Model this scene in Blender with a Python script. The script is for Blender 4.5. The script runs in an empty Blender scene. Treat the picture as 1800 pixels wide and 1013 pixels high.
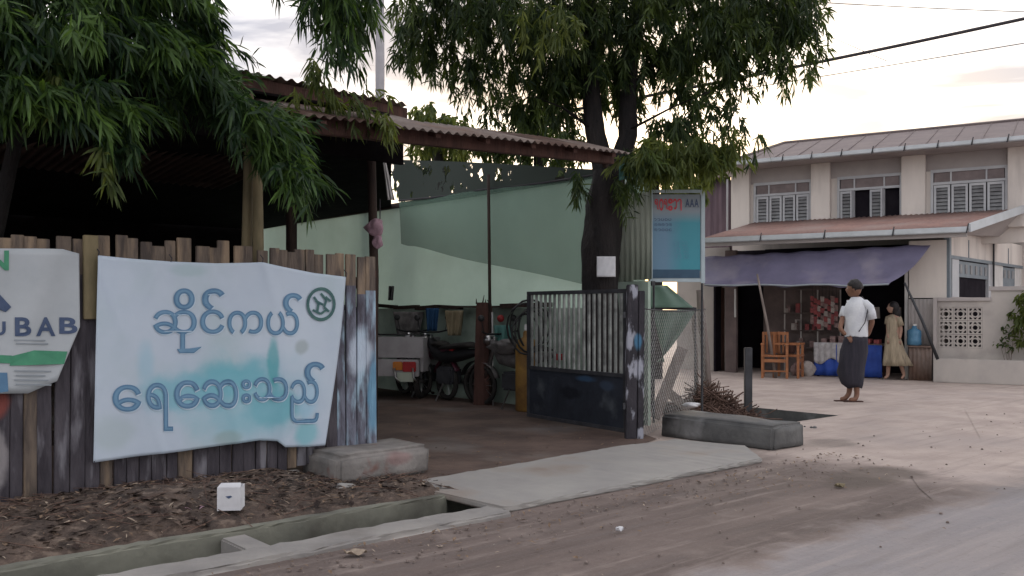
import bpy, bmesh, math, random
import numpy as np
from mathutils import Vector, Matrix

sc = bpy.context.scene
COL = sc.collection
random.seed(7)
R = math.radians

# ------------------------------------------------------------------ camera
H = 1.28
cam_d = bpy.data.cameras.new('camera')
cam = bpy.data.objects.new('camera', cam_d)
COL.objects.link(cam)
cam.location = (0, 0, H)
cam.rotation_euler = (R(90), 0, 0)
cam_d.sensor_width = 36
cam_d.lens = 32.0
cam_d.shift_y = 38.5 / 1800
cam_d.clip_start = 0.05
cam_d.clip_end = 3000
sc.camera = cam

# ------------------------------------------------------------------ sky, sun, exposure
SUN_EL, SUN_AZ = 7.0, 9.0          # azimuth from +Y towards +X
w = bpy.data.worlds.new("World")
sc.world = w
w.use_nodes = True
nt = w.node_tree
nt.nodes.clear()
out = nt.nodes.new('ShaderNodeOutputWorld')
bg = nt.nodes.new('ShaderNodeBackground')
bg.inputs['Strength'].default_value = 0.1
sky = nt.nodes.new('ShaderNodeTexSky')
sky.sky_type = 'NISHITA'
sky.sun_disc = False
sky.sun_elevation = R(SUN_EL)
sky.sun_rotation = R(SUN_AZ)
sky.dust_density = 2.5
sky.air_density = 1.0
tc = nt.nodes.new('ShaderNodeTexCoord')
mp = nt.nodes.new('ShaderNodeMapping')
mp.inputs['Scale'].default_value = (1.0, 1.0, 4.5)
mp.inputs['Rotation'].default_value = (0.12, 0.1, 0.3)
nz = nt.nodes.new('ShaderNodeTexNoise')
nz.inputs['Scale'].default_value = 3.4
nz.inputs['Detail'].default_value = 7
nz.inputs['Distortion'].default_value = 0.4
rampc = nt.nodes.new('ShaderNodeValToRGB')
rampc.color_ramp.elements[0].position = 0.42
rampc.color_ramp.elements[0].color = (1.5, 1.65, 2.2, 1)
rampc.color_ramp.elements[1].position = 0.60
rampc.color_ramp.elements[1].color = (8.8, 8.3, 7.9, 1)
mixs = nt.nodes.new('ShaderNodeMix')
mixs.data_type = 'RGBA'
mixs.inputs[0].default_value = 0.84
nt.links.new(tc.outputs['Generated'], mp.inputs['Vector'])
nt.links.new(mp.outputs[0], nz.inputs['Vector'])
nt.links.new(nz.outputs[0], rampc.inputs[0])
nt.links.new(sky.outputs[0], mixs.inputs[6])
nt.links.new(rampc.outputs[0], mixs.inputs[7])
nt.links.new(mixs.outputs[2], bg.inputs['Color'])
nt.links.new(bg.outputs[0], out.inputs['Surface'])

sun_d = bpy.data.lights.new('sun', 'SUN')
sun_d.energy = 0.6
sun_d.angle = R(14)
sun_d.color = (1.0, 0.86, 0.7)
sun = bpy.data.objects.new('sun', sun_d)
COL.objects.link(sun)
sdir = Vector((math.sin(R(SUN_AZ)) * math.cos(R(SUN_EL)), math.cos(R(SUN_AZ)) * math.cos(R(SUN_EL)), math.sin(R(SUN_EL))))
sun.rotation_euler = sdir.to_track_quat('Z', 'Y').to_euler()

sc.view_settings.view_transform = 'Standard'
sc.view_settings.look = 'None'
sc.view_settings.gamma = 1
sc.view_settings.use_curve_mapping = False
sc.view_settings.exposure = 1.5

# ------------------------------------------------------------------ frames
FX, CX, HY = 1600.0, 900.0, 545.0
D = Vector((.758, .652, 0)).normalized()
V = Vector((-D.y, D.x, 0))
F0 = Vector((-1.07, 7.3, 0))
EA = Vector((1.6, -1.0, 0)).normalized()
EB = Vector((-EA.y * -1 * -1, 0, 0))
EB = Vector((-.530, -.848, 0)).normalized()
B0 = Vector((4.53, 18.6, 0))
def S(u, v, z): return F0 + D * u + V * v + Vector((0, 0, z))          # street frame: u along the kerb, v away from it
def Bf(a, b, z): return B0 + EA * a + EB * b + Vector((0, 0, z))        # house frame: a along the facade, b out of it
def W(x, y, z): return Vector((x, y, z))
def ray(px, py): return Vector(((px - CX) / FX, 1.0, (HY - py) / FX))
def plane_hit(px, py, p0, n):
    r = ray(px, py); o = Vector((0, 0, H))
    t = (p0 - o).dot(n) / r.dot(n)
    return o + r * t
def sl(px, py, v):
    q = plane_hit(px, py, S(0, v, 0), V) - F0
    return q.dot(D), q.z
def su(px, py, u):
    q = plane_hit(px, py, S(u, 0, 0), D) - F0
    return q.dot(V), q.z
def bl(px, py, b):
    q = plane_hit(px, py, Bf(0, b, 0), EB) - B0
    return q.dot(EA), q.z
def G(px, py, z=0):
    y = (H - z) * FX / (py - HY)
    return Vector(((px - CX) / FX * y, y, z))
def P(px, py, y): return Vector(((px - CX) / FX * y, y, H + (HY - py) / FX * y))

# ------------------------------------------------------------------ materials
def new_mat(name):
    m = bpy.data.materials.new(name); m.use_nodes = True
    n = m.node_tree.nodes; b = n['Principled BSDF']
    return m, m.node_tree, b
def mat(name, c, c2=None, scale=6.0, rough=.8, metal=0.0, bump=0.3, detail=6, stretch=(1, 1, 1), pos=(.35, .65), c3=None, s3=1.0, p3=(.55, .7), spec=.3, coord='world', trans=0):
    m, t, b = new_mat(name)
    N = t.nodes; L = t.links
    b.inputs['Roughness'].default_value = rough
    b.inputs['Metallic'].default_value = metal
    b.inputs['Specular IOR Level'].default_value = spec
    if c2 is None: c2 = tuple(x * .72 for x in c)
    if coord == 'world':
        g = N.new('ShaderNodeNewGeometry'); src = g.outputs['Position']
    else:
        g = N.new('ShaderNodeTexCoord'); src = g.outputs['Object']
    mpn = N.new('ShaderNodeMapping'); mpn.inputs['Scale'].default_value = stretch
    L.new(src, mpn.inputs['Vector'])
    nz = N.new('ShaderNodeTexNoise'); nz.inputs['Scale'].default_value = scale; nz.inputs['Detail'].default_value = detail
    nz.inputs['Roughness'].default_value = .6
    L.new(mpn.outputs[0], nz.inputs['Vector'])
    rp = N.new('ShaderNodeValToRGB')
    rp.color_ramp.elements[0].position = pos[0]; rp.color_ramp.elements[0].color = (*c2, 1)
    rp.color_ramp.elements[1].position = pos[1]; rp.color_ramp.elements[1].color = (*c, 1)
    L.new(nz.outputs[0], rp.inputs[0])
    col = rp.outputs[0]
    if c3 is not None:
        n3 = N.new('ShaderNodeTexNoise'); n3.inputs['Scale'].default_value = s3; n3.inputs['Detail'].default_value = 5
        L.new(mpn.outputs[0], n3.inputs['Vector'])
        r3 = N.new('ShaderNodeMapRange'); r3.inputs[1].default_value = p3[0]; r3.inputs[2].default_value = p3[1]
        L.new(n3.outputs[0], r3.inputs[0])
        mx = N.new('ShaderNodeMix'); mx.data_type = 'RGBA'
        L.new(r3.outputs[0], mx.inputs[0]); L.new(col, mx.inputs[6]); mx.inputs[7].default_value = (*c3, 1)
        col = mx.outputs[2]
    L.new(col, b.inputs['Base Color'])
    if bump:
        n4 = N.new('ShaderNodeTexNoise'); n4.inputs['Scale'].default_value = scale * 5; n4.inputs['Detail'].default_value = 6
        L.new(mpn.outputs[0], n4.inputs['Vector'])
        bp = N.new('ShaderNodeBump'); bp.inputs['Strength'].default_value = bump; bp.inputs['Distance'].default_value = .02
        L.new(n4.outputs[0], bp.inputs['Height']); L.new(bp.outputs[0], b.inputs['Normal'])
    if trans: b.inputs['Transmission Weight'].default_value = trans
    m['col_socket'] = 0
    return m
def add_blobs(m, blobs):
    """soft spots of paint or stain: (centre, radii xyz, colour, strength, softness)"""
    t = m.node_tree; N = t.nodes; L = t.links; b = N['Principled BSDF']
    g = N.new('ShaderNodeNewGeometry')
    nz = N.new('ShaderNodeTexNoise'); nz.inputs['Scale'].default_value = 5; nz.inputs['Detail'].default_value = 5
    L.new(g.outputs['Position'], nz.inputs['Vector'])
    for c, r, colr, st, soft in blobs:
        prev = b.inputs['Base Color'].links[0].from_socket
        s1 = N.new('ShaderNodeVectorMath'); s1.operation = 'SUBTRACT'; s1.inputs[1].default_value = c
        L.new(g.outputs['Position'], s1.inputs[0])
        s2 = N.new('ShaderNodeVectorMath'); s2.operation = 'DIVIDE'; s2.inputs[1].default_value = r
        L.new(s1.outputs[0], s2.inputs[0])
        ln = N.new('ShaderNodeVectorMath'); ln.operation = 'LENGTH'; L.new(s2.outputs[0], ln.inputs[0])
        ad = N.new('ShaderNodeMath'); ad.operation = 'MULTIPLY_ADD'; L.new(nz.outputs[0], ad.inputs[0]); ad.inputs[1].default_value = 1.0
        L.new(ln.outputs['Value'], ad.inputs[2])
        mr = N.new('ShaderNodeMapRange'); mr.interpolation_type = 'SMOOTHSTEP'
        mr.inputs[1].default_value = 1.5 - soft; mr.inputs[2].default_value = 1.5 + soft * .3
        mr.inputs[3].default_value = st; mr.inputs[4].default_value = 0
        L.new(ad.outputs[0], mr.inputs[0])
        mx = N.new('ShaderNodeMix'); mx.data_type = 'RGBA'
        L.new(mr.outputs[0], mx.inputs[0]); L.new(prev, mx.inputs[6]); mx.inputs[7].default_value = (*colr, 1)
        L.new(mx.outputs[2], b.inputs['Base Color'])

M = {}
M['soil'] = mat('sandy earth', (.40, .33, .30), (.31, .25, .225), 1.2, bump=.35, c3=(.27, .215, .195), s3=.35, p3=(.5, .75))
M['road'] = mat('dusty road', (.335, .285, .27), (.27, .235, .228), .9, rough=.75, bump=.15, c3=(.245, .225, .228), s3=.4, p3=(.42, .62), pos=(.3, .7))
M['mud'] = mat('brown earth verge', (.175, .135, .122), (.115, .088, .08), 2.2, bump=.5, c3=(.22, .175, .155), s3=.9, p3=(.5, .7))
M['yard'] = mat('dark packed yard earth', (.13, .09, .075), (.07, .048, .042), 1.8, bump=.5, c3=(.17, .15, .14), s3=.8, p3=(.55, .75))
M['bank'] = mat('litter covered bank', (.115, .082, .066), (.05, .038, .033), 7, bump=1.0, c3=(.17, .13, .105), s3=14, p3=(.55, .68))
M['concrete'] = mat('worn concrete', (.30, .285, .27), (.22, .21, .205), 3, bump=.3, c3=(.16, .145, .135), s3=1.6, p3=(.55, .75))
M['slab'] = mat('slab concrete', (.31, .30, .285), (.255, .245, .24), 2.2, bump=.2, c3=(.23, .19, .165), s3=1.1, p3=(.56, .72))
M['concrete_dark'] = mat('dark weathered concrete', (.12, .12, .12), (.075, .077, .08), 3.5, bump=.45, c3=(.20, .20, .205), s3=2.5, p3=(.58, .7))
M['drain'] = mat('mossy drain concrete', (.20, .20, .165), (.13, .13, .11), 3, bump=.35, c3=(.07, .065, .055), s3=2, p3=(.55, .7))
M['water'] = mat('drain sludge', (.03, .028, .025), (.02, .02, .018), 3, rough=.35, bump=.1)
M['plank'] = mat('old fence wood', (.15, .118, .095), (.065, .052, .047), 5, stretch=(3, 3, .5), bump=.5, c3=(.25, .185, .13), s3=3, p3=(.5, .65))
M['plank_paint'] = mat('fence wood with old grey paint', (.080, .072, .085), (.032, .028, .036), 4, stretch=(3, 3, .6), bump=.5, c3=(.19, .185, .21), s3=2.6, p3=(.54, .64))
M['plank_blue'] = mat('fence wood with peeling blue paint', (.16, .17, .22), (.055, .05, .065), 5, stretch=(3, 3, .7), bump=.5, c3=(.30, .42, .52), s3=3.2, p3=(.5, .62))
M['darkwood'] = mat('dark timber', (.045, .028, .022), (.02, .013, .012), 5, stretch=(3, 3, .5), bump=.4)
M['brownwood'] = mat('red brown timber', (.085, .04, .032), (.045, .022, .018), 5, stretch=(3, 3, .5), bump=.4)
M['gloom'] = mat('soot blackened board', (.012, .010, .011), (.006, .005, .006), 4, rough=.95, bump=.3, spec=.05)  # near black stands in for the shed's inner shade; also colours floor bundles
M['bamboo'] = mat('bamboo pole', (.20, .16, .09), (.12, .10, .055), 5, stretch=(2, 2, .6), rough=.6, bump=.2)
M['rust'] = mat('rusty roof sheet', (.095, .055, .042), (.045, .028, .025), 3, rough=.75, bump=.2, c3=(.16, .12, .10), s3=2, p3=(.55, .7))
M['tin'] = mat('grey corrugated sheet', (.20, .165, .15), (.11, .08, .07), 3, rough=.6, bump=.15, c3=(.14, .085, .065), s3=1.6, p3=(.5, .7))
M['greenwall'] = mat('pale green translucent sheet', (.46, .58, .515), (.39, .50, .44), 1.1, bump=.1, c3=(.38, .47, .41), s3=.8, p3=(.55, .8), rough=.7)
M['greenlow'] = mat('stained green lower wall', (.34, .42, .36), (.22, .28, .235), 2.1, bump=.2, c3=(.42, .52, .45), s3=1.4, p3=(.5, .7))
M['greensheet'] = mat('pale green metal sheet', (.42, .45, .38), (.33, .37, .31), 1.5, bump=.08, rough=.55)
M['gate'] = mat('dark blue grey gate sheet', (.03, .036, .05), (.016, .02, .028), 3, rough=.5, bump=.15, c3=(.10, .115, .13), s3=2.2, p3=(.58, .75), metal=.1)
M['gatebar'] = mat('gate bar paint', (.30, .32, .31), (.12, .125, .125), 6, rough=.55, bump=.1)
M['gatedark'] = mat('gate frame paint', (.05, .052, .06), (.025, .026, .03), 6, rough=.55, bump=.1)
M['wire'] = mat('galvanised wire', (.42, .42, .42), (.3, .29, .28), 8, rough=.5, bump=0, metal=.3)
M['bark'] = mat('dark bark', (.020, .016, .016), (.008, .007, .008), 5, stretch=(2, 2, .6), bump=1.0)
M['paper'] = mat('white paper', (.62, .63, .66), (.5, .5, .53), 5, rough=.8, bump=.1)
M['cream'] = mat('cream painted wall', (.70, .645, .60), (.60, .55, .515), 1.4, bump=.08, stretch=(1.6, 1.6, .35), c3=(.42, .385, .365), s3=1.6, p3=(.54, .78), rough=.8)
M['creamlow'] = mat('weathered cream plaster', (.48, .44, .41), (.38, .35, .335), 1.3, bump=.15, c3=(.28, .25, .24), s3=1.5, p3=(.58, .8))
M['greywall'] = mat('grey recessed wall', (.42, .385, .375), (.34, .31, .305), 1.3, bump=.06)
M['frame'] = mat('pale grey window paint', (.50, .51, .53), (.42, .43, .46), 3, rough=.5, bump=.05)
M['transom'] = mat('dusty transom board', (.24, .20, .20), (.18, .15, .15), 5, bump=.1)
M['louvre'] = mat('grey louvre', (.27, .28, .29), (.17, .17, .18), 5, rough=.45, bump=.05)
M['glass'] = mat('dark window glass', (.05, .05, .065), (.03, .03, .04), 2, rough=.12, bump=0, spec=.5)
M['tileroof'] = mat('faded red roof sheet', (.29, .18, .155), (.22, .14, .125), 3, rough=.65, bump=.15, c3=(.28, .21, .19), s3=1.2, p3=(.5, .7))
M['greyroof'] = mat('faded brown roof sheet', (.19, .155, .15), (.15, .12, .12), 3, rough=.65, bump=.15)
M['gutter'] = mat('pale blue grey gutter', (.50, .53, .56), (.42, .45, .47), 3, rough=.45, bump=.05)
M['bluegrey'] = mat('blue grey joinery', (.20, .24, .27), (.15, .18, .21), 3, rough=.5, bump=.05)
M['tarp'] = mat('purple blue tarpaulin', (.125, .115, .185), (.09, .083, .135), 1.8, rough=.5, bump=.1, c3=(.20, .18, .22), s3=1.2, p3=(.52, .72))
M['tarp_green'] = mat('green tarpaulin', (.14, .22, .18), (.10, .16, .13), 3, rough=.55, bump=.1)
M['lilacwall'] = mat('dusty lilac sheet wall', (.17, .12, .14), (.10, .07, .085), 2, stretch=(4, 4, .4), bump=.2)
M['banner'] = mat('white vinyl banner', (.46, .53, .62), (.41, .48, .58), 2.0, rough=.5, bump=.05, c3=(.36, .45, .50), s3=1.7, p3=(.5, .75), spec=.4)
M['banner2'] = mat('grey white vinyl poster', (.40, .43, .46), (.34, .37, .40), 3, rough=.5, bump=.05)
M['ink'] = mat('banner ink dark blue', (.10, .21, .34), (.08, .17, .29), 9, rough=.5, bump=0)
M['ink2'] = mat('banner ink light blue', (.15, .28, .42), (.12, .24, .37), 9, rough=.5, bump=0)
M['inkw'] = mat('banner ink white', (.50, .60, .70), (.44, .55, .66), 9, rough=.5, bump=0)
M['inkgreen'] = mat('banner ink green', (.06, .26, .15), (.045, .2, .12), 12, rough=.5, bump=0)
M['inkemb'] = mat('emblem dark green ink', (.03, .09, .10), (.06, .14, .13), 12, rough=.5, bump=0)
M['inknavy'] = mat('poster ink navy', (.06, .09, .17), (.04, .065, .13), 12, rough=.5, bump=0)
M['inkred'] = mat('sign ink red', (.55, .06, .08), (.45, .05, .06), 12, rough=.5, bump=0)
M['signblue'] = mat('sign print blue', (.10, .25, .37), (.085, .21, .31), 4, rough=.35, bump=0, c3=(.045, .26, .33), s3=1.3, p3=(.4, .6))
M['signgrey'] = mat('sign print grey', (.26, .29, .32), (.21, .24, .27), 4, rough=.4, bump=0)
M['signdark'] = mat('sign print dark band', (.04, .09, .15), (.03, .07, .12), 4, rough=.4, bump=0)
M['signframe'] = mat('sign frame paint', (.42, .50, .54), (.36, .43, .47), 4, rough=.4, bump=0)
M['skin'] = mat('brown skin', (.20, .105, .07), (.17, .085, .058), 12, rough=.55, bump=.02, coord='obj')
M['skin2'] = mat('light brown skin', (.34, .21, .16), (.3, .18, .135), 12, rough=.55, bump=.02, coord='obj')
M['hair'] = mat('black hair', (.012, .010, .012), (.02, .017, .018), 30, rough=.5, bump=.4)
M['shirt'] = mat('white shirt cotton', (.62, .64, .68), (.52, .54, .59), 7, rough=.8, bump=.3)
M['longyi'] = mat('dark longyi cotton', (.035, .033, .045), (.022, .021, .03), 9, stretch=(3, 3, .4), rough=.9, bump=.2)
M['dress'] = mat('beige dress cloth', (.36, .30, .22), (.22, .18, .13), 10, stretch=(3, 3, .4), rough=.9, bump=.2)
M['chairwood'] = mat('orange brown chair wood', (.36, .15, .07), (.25, .10, .045), 8, rough=.45, bump=.1)
M['white'] = mat('white paint', (.62, .61, .60), (.52, .51, .5), 5, rough=.45, bump=.05)
M['truckwhite'] = mat('dusty white vehicle paint', (.36, .345, .36), (.28, .265, .275), 4, rough=.45, bump=.05)
M['blackplastic'] = mat('black plastic', (.012, .012, .014), (.02, .02, .022), 6, rough=.4, bump=.05)
M['rubber'] = mat('tyre rubber', (.018, .017, .017), (.03, .027, .025), 9, rough=.85, bump=.2)
M['chrome'] = mat('dull chrome', (.45, .45, .46), (.3, .29, .29), 9, rough=.32, metal=1, bump=0)
M['redplastic'] = mat('red lamp plastic', (.38, .03, .03), (.28, .02, .025), 9, rough=.25, bump=0)
M['amber'] = mat('amber lamp plastic', (.55, .20, .04), (.45, .15, .03), 9, rough=.25, bump=0)
M['maroon'] = mat('maroon paint', (.07, .015, .03), (.05, .01, .02), 9, rough=.3, bump=0)
M['yellow'] = mat('grimy yellow paint', (.30, .17, .04), (.17, .09, .03), 5, rough=.55, bump=.1)
M['hose'] = mat('black hose', (.02, .02, .022), (.03, .03, .03), 5, rough=.5, bump=.05)
M['bluecloth'] = mat('blue cloth', (.02, .07, .16), (.015, .05, .12), 8, rough=.85, bump=.2)
M['teal'] = mat('teal cloth', (.10, .24, .22), (.08, .19, .175), 8, rough=.8, bump=.2)
M['red'] = mat('red plastic', (.42, .05, .05), (.32, .04, .04), 8, rough=.5, bump=.05)
M['tan'] = mat('tan cloth', (.24, .20, .13), (.17, .14, .09), 8, rough=.9, bump=.2)
M['greycloth'] = mat('grey rag', (.16, .15, .15), (.08, .075, .075), 8, rough=.9, bump=.3)
M['pink'] = mat('pink cloth', (.45, .30, .36), (.34, .22, .27), 10, rough=.85, bump=.3)
M['bluevinyl'] = mat('bright blue cloth', (.03, .08, .38), (.02, .055, .28), 5, rough=.6, bump=.1)
M['whitecloth'] = mat('white patterned cloth', (.46, .44, .45), (.30, .29, .30), 12, rough=.85, bump=.2)
M['waterblue'] = mat('blue water bottle', (.08, .20, .32), (.06, .16, .27), 5, rough=.2, bump=0)
M['goods'] = mat('hanging packets', (.30, .20, .19), (.14, .09, .09), 12, rough=.6, bump=.2, coord='world')
M['goodsred'] = mat('red packets', (.30, .07, .07), (.19, .05, .06), 12, rough=.6, bump=.2)
M['goodspale'] = mat('pale packets', (.42, .37, .35), (.3, .26, .25), 12, rough=.6, bump=.2)
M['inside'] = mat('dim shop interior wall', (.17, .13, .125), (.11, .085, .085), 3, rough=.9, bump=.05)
M['darkinside'] = mat('dark room shade', (.025, .022, .028), (.015, .013, .018), 3, rough=.95, bump=.05, spec=.05)  # near black puts the shade inside rooms and openings into the colour
M['soilstone'] = mat('earthy pebbles', (.22, .18, .165), (.12, .095, .085), 30, rough=.9, bump=0)
M['stick'] = mat('dry sticks', (.15, .095, .075), (.08, .05, .042), 6, rough=.9, bump=.3)
M['twigpale'] = mat('pale weathered wood', (.24, .20, .185), (.14, .115, .105), 6, stretch=(2, 2, .5), rough=.9, bump=.4)
M['dryleaf'] = mat('dry leaf', (.24, .17, .12), (.12, .08, .055), 40, rough=.9, bump=0)
M['straw'] = mat('pale straw litter', (.40, .33, .26), (.25, .2, .16), 30, rough=.9, bump=0)
M['cable'] = mat('black cable', (.03, .028, .035), (.05, .045, .05), 6, rough=.7, bump=0)
M['polec'] = mat('grey concrete pole', (.34, .33, .35), (.28, .27, .29), 4, bump=.1)
M['bottle'] = mat('dark bottle', (.02, .03, .028), (.03, .045, .04), 5, rough=.15, bump=0)

def leaf_mat(name, c, c2, tr):
    m, t, b = new_mat(name); N = t.nodes; L = t.links
    N.remove(b)
    o = N['Material Output']
    g = N.new('ShaderNodeNewGeometry')
    rp = N.new('ShaderNodeValToRGB')
    rp.color_ramp.elements[0].color = (*c2, 1); rp.color_ramp.elements[1].color = (*c, 1)
    at = N.new('ShaderNodeAttribute'); at.attribute_name = 'tone'
    L.new(at.outputs['Fac'], rp.inputs[0])
    d = N.new('ShaderNodeBsdfPrincipled'); d.inputs['Roughness'].default_value = .5; d.inputs['Specular IOR Level'].default_value = .3
    tl = N.new('ShaderNodeBsdfTranslucent')
    L.new(rp.outputs[0], d.inputs['Base Color'])
    hs = N.new('ShaderNodeMix'); hs.data_type = 'RGBA'; hs.blend_type = 'MULTIPLY'; hs.inputs[0].default_value = 1
    hs.inputs[7].default_value = (1.6, 1.5, .6, 1)
    L.new(rp.outputs[0], hs.inputs[6]); L.new(hs.outputs[2], tl.inputs['Color'])
    mx = N.new('ShaderNodeMixShader'); mx.inputs[0].default_value = tr
    L.new(d.outputs[0], mx.inputs[1]); L.new(tl.outputs[0], mx.inputs[2]); L.new(mx.outputs[0], o.inputs['Surface'])
    return m
M['leaf'] = leaf_mat('long green leaves', (.085, .125, .032), (.018, .036, .016), .42)
M['leafnear'] = leaf_mat('deep green leaves', (.090, .165, .040), (.012, .032, .015), .40)
M['leafyel'] = leaf_mat('yellow green leaves', (.14, .17, .045), (.05, .075, .025), .45)

def translucent(m, fac, tint):
    t = m.node_tree; N = t.nodes; L = t.links; b = N['Principled BSDF']
    tl = N.new('ShaderNodeBsdfTranslucent'); k = N.new('ShaderNodeMix'); k.data_type = 'RGBA'; k.blend_type = 'MULTIPLY'; k.inputs[0].default_value = 1
    L.new(b.inputs['Base Color'].links[0].from_socket, k.inputs[6]); k.inputs[7].default_value = (*tint, 1)
    L.new(k.outputs[2], tl.inputs['Color'])
    mx = N.new('ShaderNodeMixShader'); mx.inputs[0].default_value = fac
    L.new(b.outputs[0], mx.inputs[1]); L.new(tl.outputs[0], mx.inputs[2]); L.new(mx.outputs[0], N['Material Output'].inputs['Surface'])
translucent(M['greenwall'], .36, (.80, .88, .92))  # upper panels are thin sheeting that passes light from behind
m, t, b = new_mat('dark shade net with torn holes')
N = t.nodes; L = t.links
b.inputs['Base Color'].default_value = (.03, .042, .035, 1); b.inputs['Roughness'].default_value = .9
g = N.new('ShaderNodeNewGeometry'); nz = N.new('ShaderNodeTexNoise'); nz.inputs['Scale'].default_value = 4.2; nz.inputs['Detail'].default_value = 6
L.new(g.outputs['Position'], nz.inputs['Vector'])
rm = N.new('ShaderNodeMapRange'); rm.inputs[1].default_value = .59; rm.inputs[2].default_value = .61; rm.inputs[3].default_value = 1.0; rm.inputs[4].default_value = .25
L.new(nz.outputs[0], rm.inputs[0])
tp = N.new('ShaderNodeBsdfTransparent'); mx = N.new('ShaderNodeMixShader')
L.new(rm.outputs[0], mx.inputs[0]); L.new(tp.outputs[0], mx.inputs[1]); L.new(b.outputs[0], mx.inputs[2]); L.new(mx.outputs[0], N['Material Output'].inputs['Surface'])
M['netdark'] = m
# see-through green shade net
m, t, b = new_mat('green shade net')
N = t.nodes; L = t.links
b.inputs['Base Color'].default_value = (.12, .21, .16, 1); b.inputs['Roughness'].default_value = .8
tp = N.new('ShaderNodeBsdfTransparent'); mx = N.new('ShaderNodeMixShader'); mx.inputs[0].default_value = .62
L.new(tp.outputs[0], mx.inputs[1]); L.new(b.outputs[0], mx.inputs[2]); L.new(mx.outputs[0], N['Material Output'].inputs['Surface'])
M['net'] = m

def ground_mix():
    m, t, b = new_mat('street earth, worn asphalt and dust'); N = t.nodes; L = t.links
    b.inputs['Roughness'].default_value = .8; b.inputs['Specular IOR Level'].default_value = .25
    g = N.new('ShaderNodeNewGeometry'); P_ = g.outputs['Position']
    def noise(sc_, det=6, stretch=None, rough=.6):
        n = N.new('ShaderNodeTexNoise'); n.inputs['Scale'].default_value = sc_; n.inputs['Detail'].default_value = det; n.inputs['Roughness'].default_value = rough
        if stretch:
            mpn = N.new('ShaderNodeMapping'); mpn.inputs['Rotation'].default_value = (0, 0, -math.atan2(D.y, D.x)); mpn.inputs['Scale'].default_value = stretch
            mp2 = N.new('ShaderNodeMapping'); mp2.vector_type = 'POINT'; mp2.inputs['Scale'].default_value = stretch
            r_ = N.new('ShaderNodeVectorRotate'); r_.inputs['Angle'].default_value = -math.atan2(D.y, D.x)
            L.new(P_, r_.inputs['Vector']); L.new(r_.outputs[0], mp2.inputs['Vector']); L.new(mp2.outputs[0], n.inputs['Vector'])
        else: L.new(P_, n.inputs['Vector'])
        return n.outputs[0]
    def coord(ax):
        n = N.new('ShaderNodeVectorMath'); n.operation = 'DOT_PRODUCT'; n.inputs[1].default_value = tuple(ax); L.new(P_, n.inputs[0])
        k = N.new('ShaderNodeMath'); k.operation = 'SUBTRACT'; L.new(n.outputs['Value'], k.inputs[0]); k.inputs[1].default_value = F0.dot(ax); return k.outputs[0]
    def mth(op, a, b_, c=None):
        k = N.new('ShaderNodeMath'); k.operation = op
        for i, x in enumerate((a, b_, c)):
            if x is None: continue
            if isinstance(x, (int, float)): k.inputs[i].default_value = x
            else: L.new(x, k.inputs[i])
        return k.outputs[0]
    def ss(x, lo, hi):
        r_ = N.new('ShaderNodeMapRange'); r_.interpolation_type = 'SMOOTHSTEP'
        if lo > hi: r_.inputs[1].default_value, r_.inputs[2].default_value, r_.inputs[3].default_value, r_.inputs[4].default_value = hi, lo, 1, 0
        else: r_.inputs[1].default_value, r_.inputs[2].default_value = lo, hi
        L.new(x, r_.inputs[0]); return r_.outputs[0]
    def mix(f, a, b_):
        k = N.new('ShaderNodeMix'); k.data_type = 'RGBA'; L.new(f, k.inputs[0])
        for i, x in ((6, a), (7, b_)):
            if isinstance(x, tuple): k.inputs[i].default_value = (*x, 1)
            else: L.new(x, k.inputs[i])
        return k.outputs[2]
    u_, v_ = coord(D), coord(V)
    big, mid, fine, tracks = noise(.35, 5), noise(1.8, 7), noise(14, 8), noise(1.2, 6, (.25, 2.2, 1))
    soil = mix(ss(mid, .35, .65), (.335, .275, .25), (.43, .36, .325))
    soil = mix(ss(big, .5, .7), soil, (.33, .28, .262))
    road = mix(ss(tracks, .35, .65), (.235, .215, .218), (.30, .268, .262))
    road = mix(ss(big, .4, .62), road, (.225, .215, .228))
    mud = mix(ss(tracks, .3, .7), (.105, .082, .075), (.175, .138, .125))
    mud = mix(ss(mid, .52, .72), mud, (.215, .175, .158))
    vv = mth('MULTIPLY_ADD', mid, 1.1, v_); vv2 = mth('MULTIPLY_ADD', big, .8, vv)
    uu_ = mth('MULTIPLY_ADD', mid, 1.2, u_)
    # worn asphalt: the carriageway, giving way to dust beyond the corner
    rmask = mth('MULTIPLY', ss(vv2, -2.35, -2.75), ss(uu_, 8.5, 3.2))
    col = mix(rmask, soil, road)
    # brown verge earth
    mm = mth('MULTIPLY', mth('MULTIPLY', ss(vv2, -2.78, -2.42), ss(uu_, 4.0, 3.0)), ss(vv, -.2, -.9))
    col = mix(mm, col, mud)
    ruts = noise(5.5, 7, (.12, 1.6, 1), .7); grit = noise(60, 4, None, .8)
    col = mix(mth('MULTIPLY', ss(ruts, .50, .66), .30), col, (.16, .14, .135))
    col = mix(mth('MULTIPLY', ss(ruts, .48, .34), .25), col, (.42, .36, .33))
    col = mix(mth('MULTIPLY', ss(grit, .55, .75), .35), col, (.42, .37, .34))
    col = mix(mth('MULTIPLY', ss(grit, .42, .28), .45), col, (.09, .075, .07))
    # a dark damp patch near the corner
    def patch(uc, vc, ru, rv, soft=.5):
        a = mth('POWER', mth('DIVIDE', mth('SUBTRACT', u_, uc), ru), 2.0); b__ = mth('POWER', mth('DIVIDE', mth('SUBTRACT', v_, vc), rv), 2.0)
        a = mth('POWER', mth('ABSOLUTE', mth('DIVIDE', mth('SUBTRACT', u_, uc), ru), 0), 2.0); b__ = mth('POWER', mth('ABSOLUTE', mth('DIVIDE', mth('SUBTRACT', v_, vc), rv), 0), 2.0)
        return ss(mth('MULTIPLY_ADD', mid, 1.2, mth('ADD', a, b__)), 1.6, 1.6 - soft * 1.6)
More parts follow.
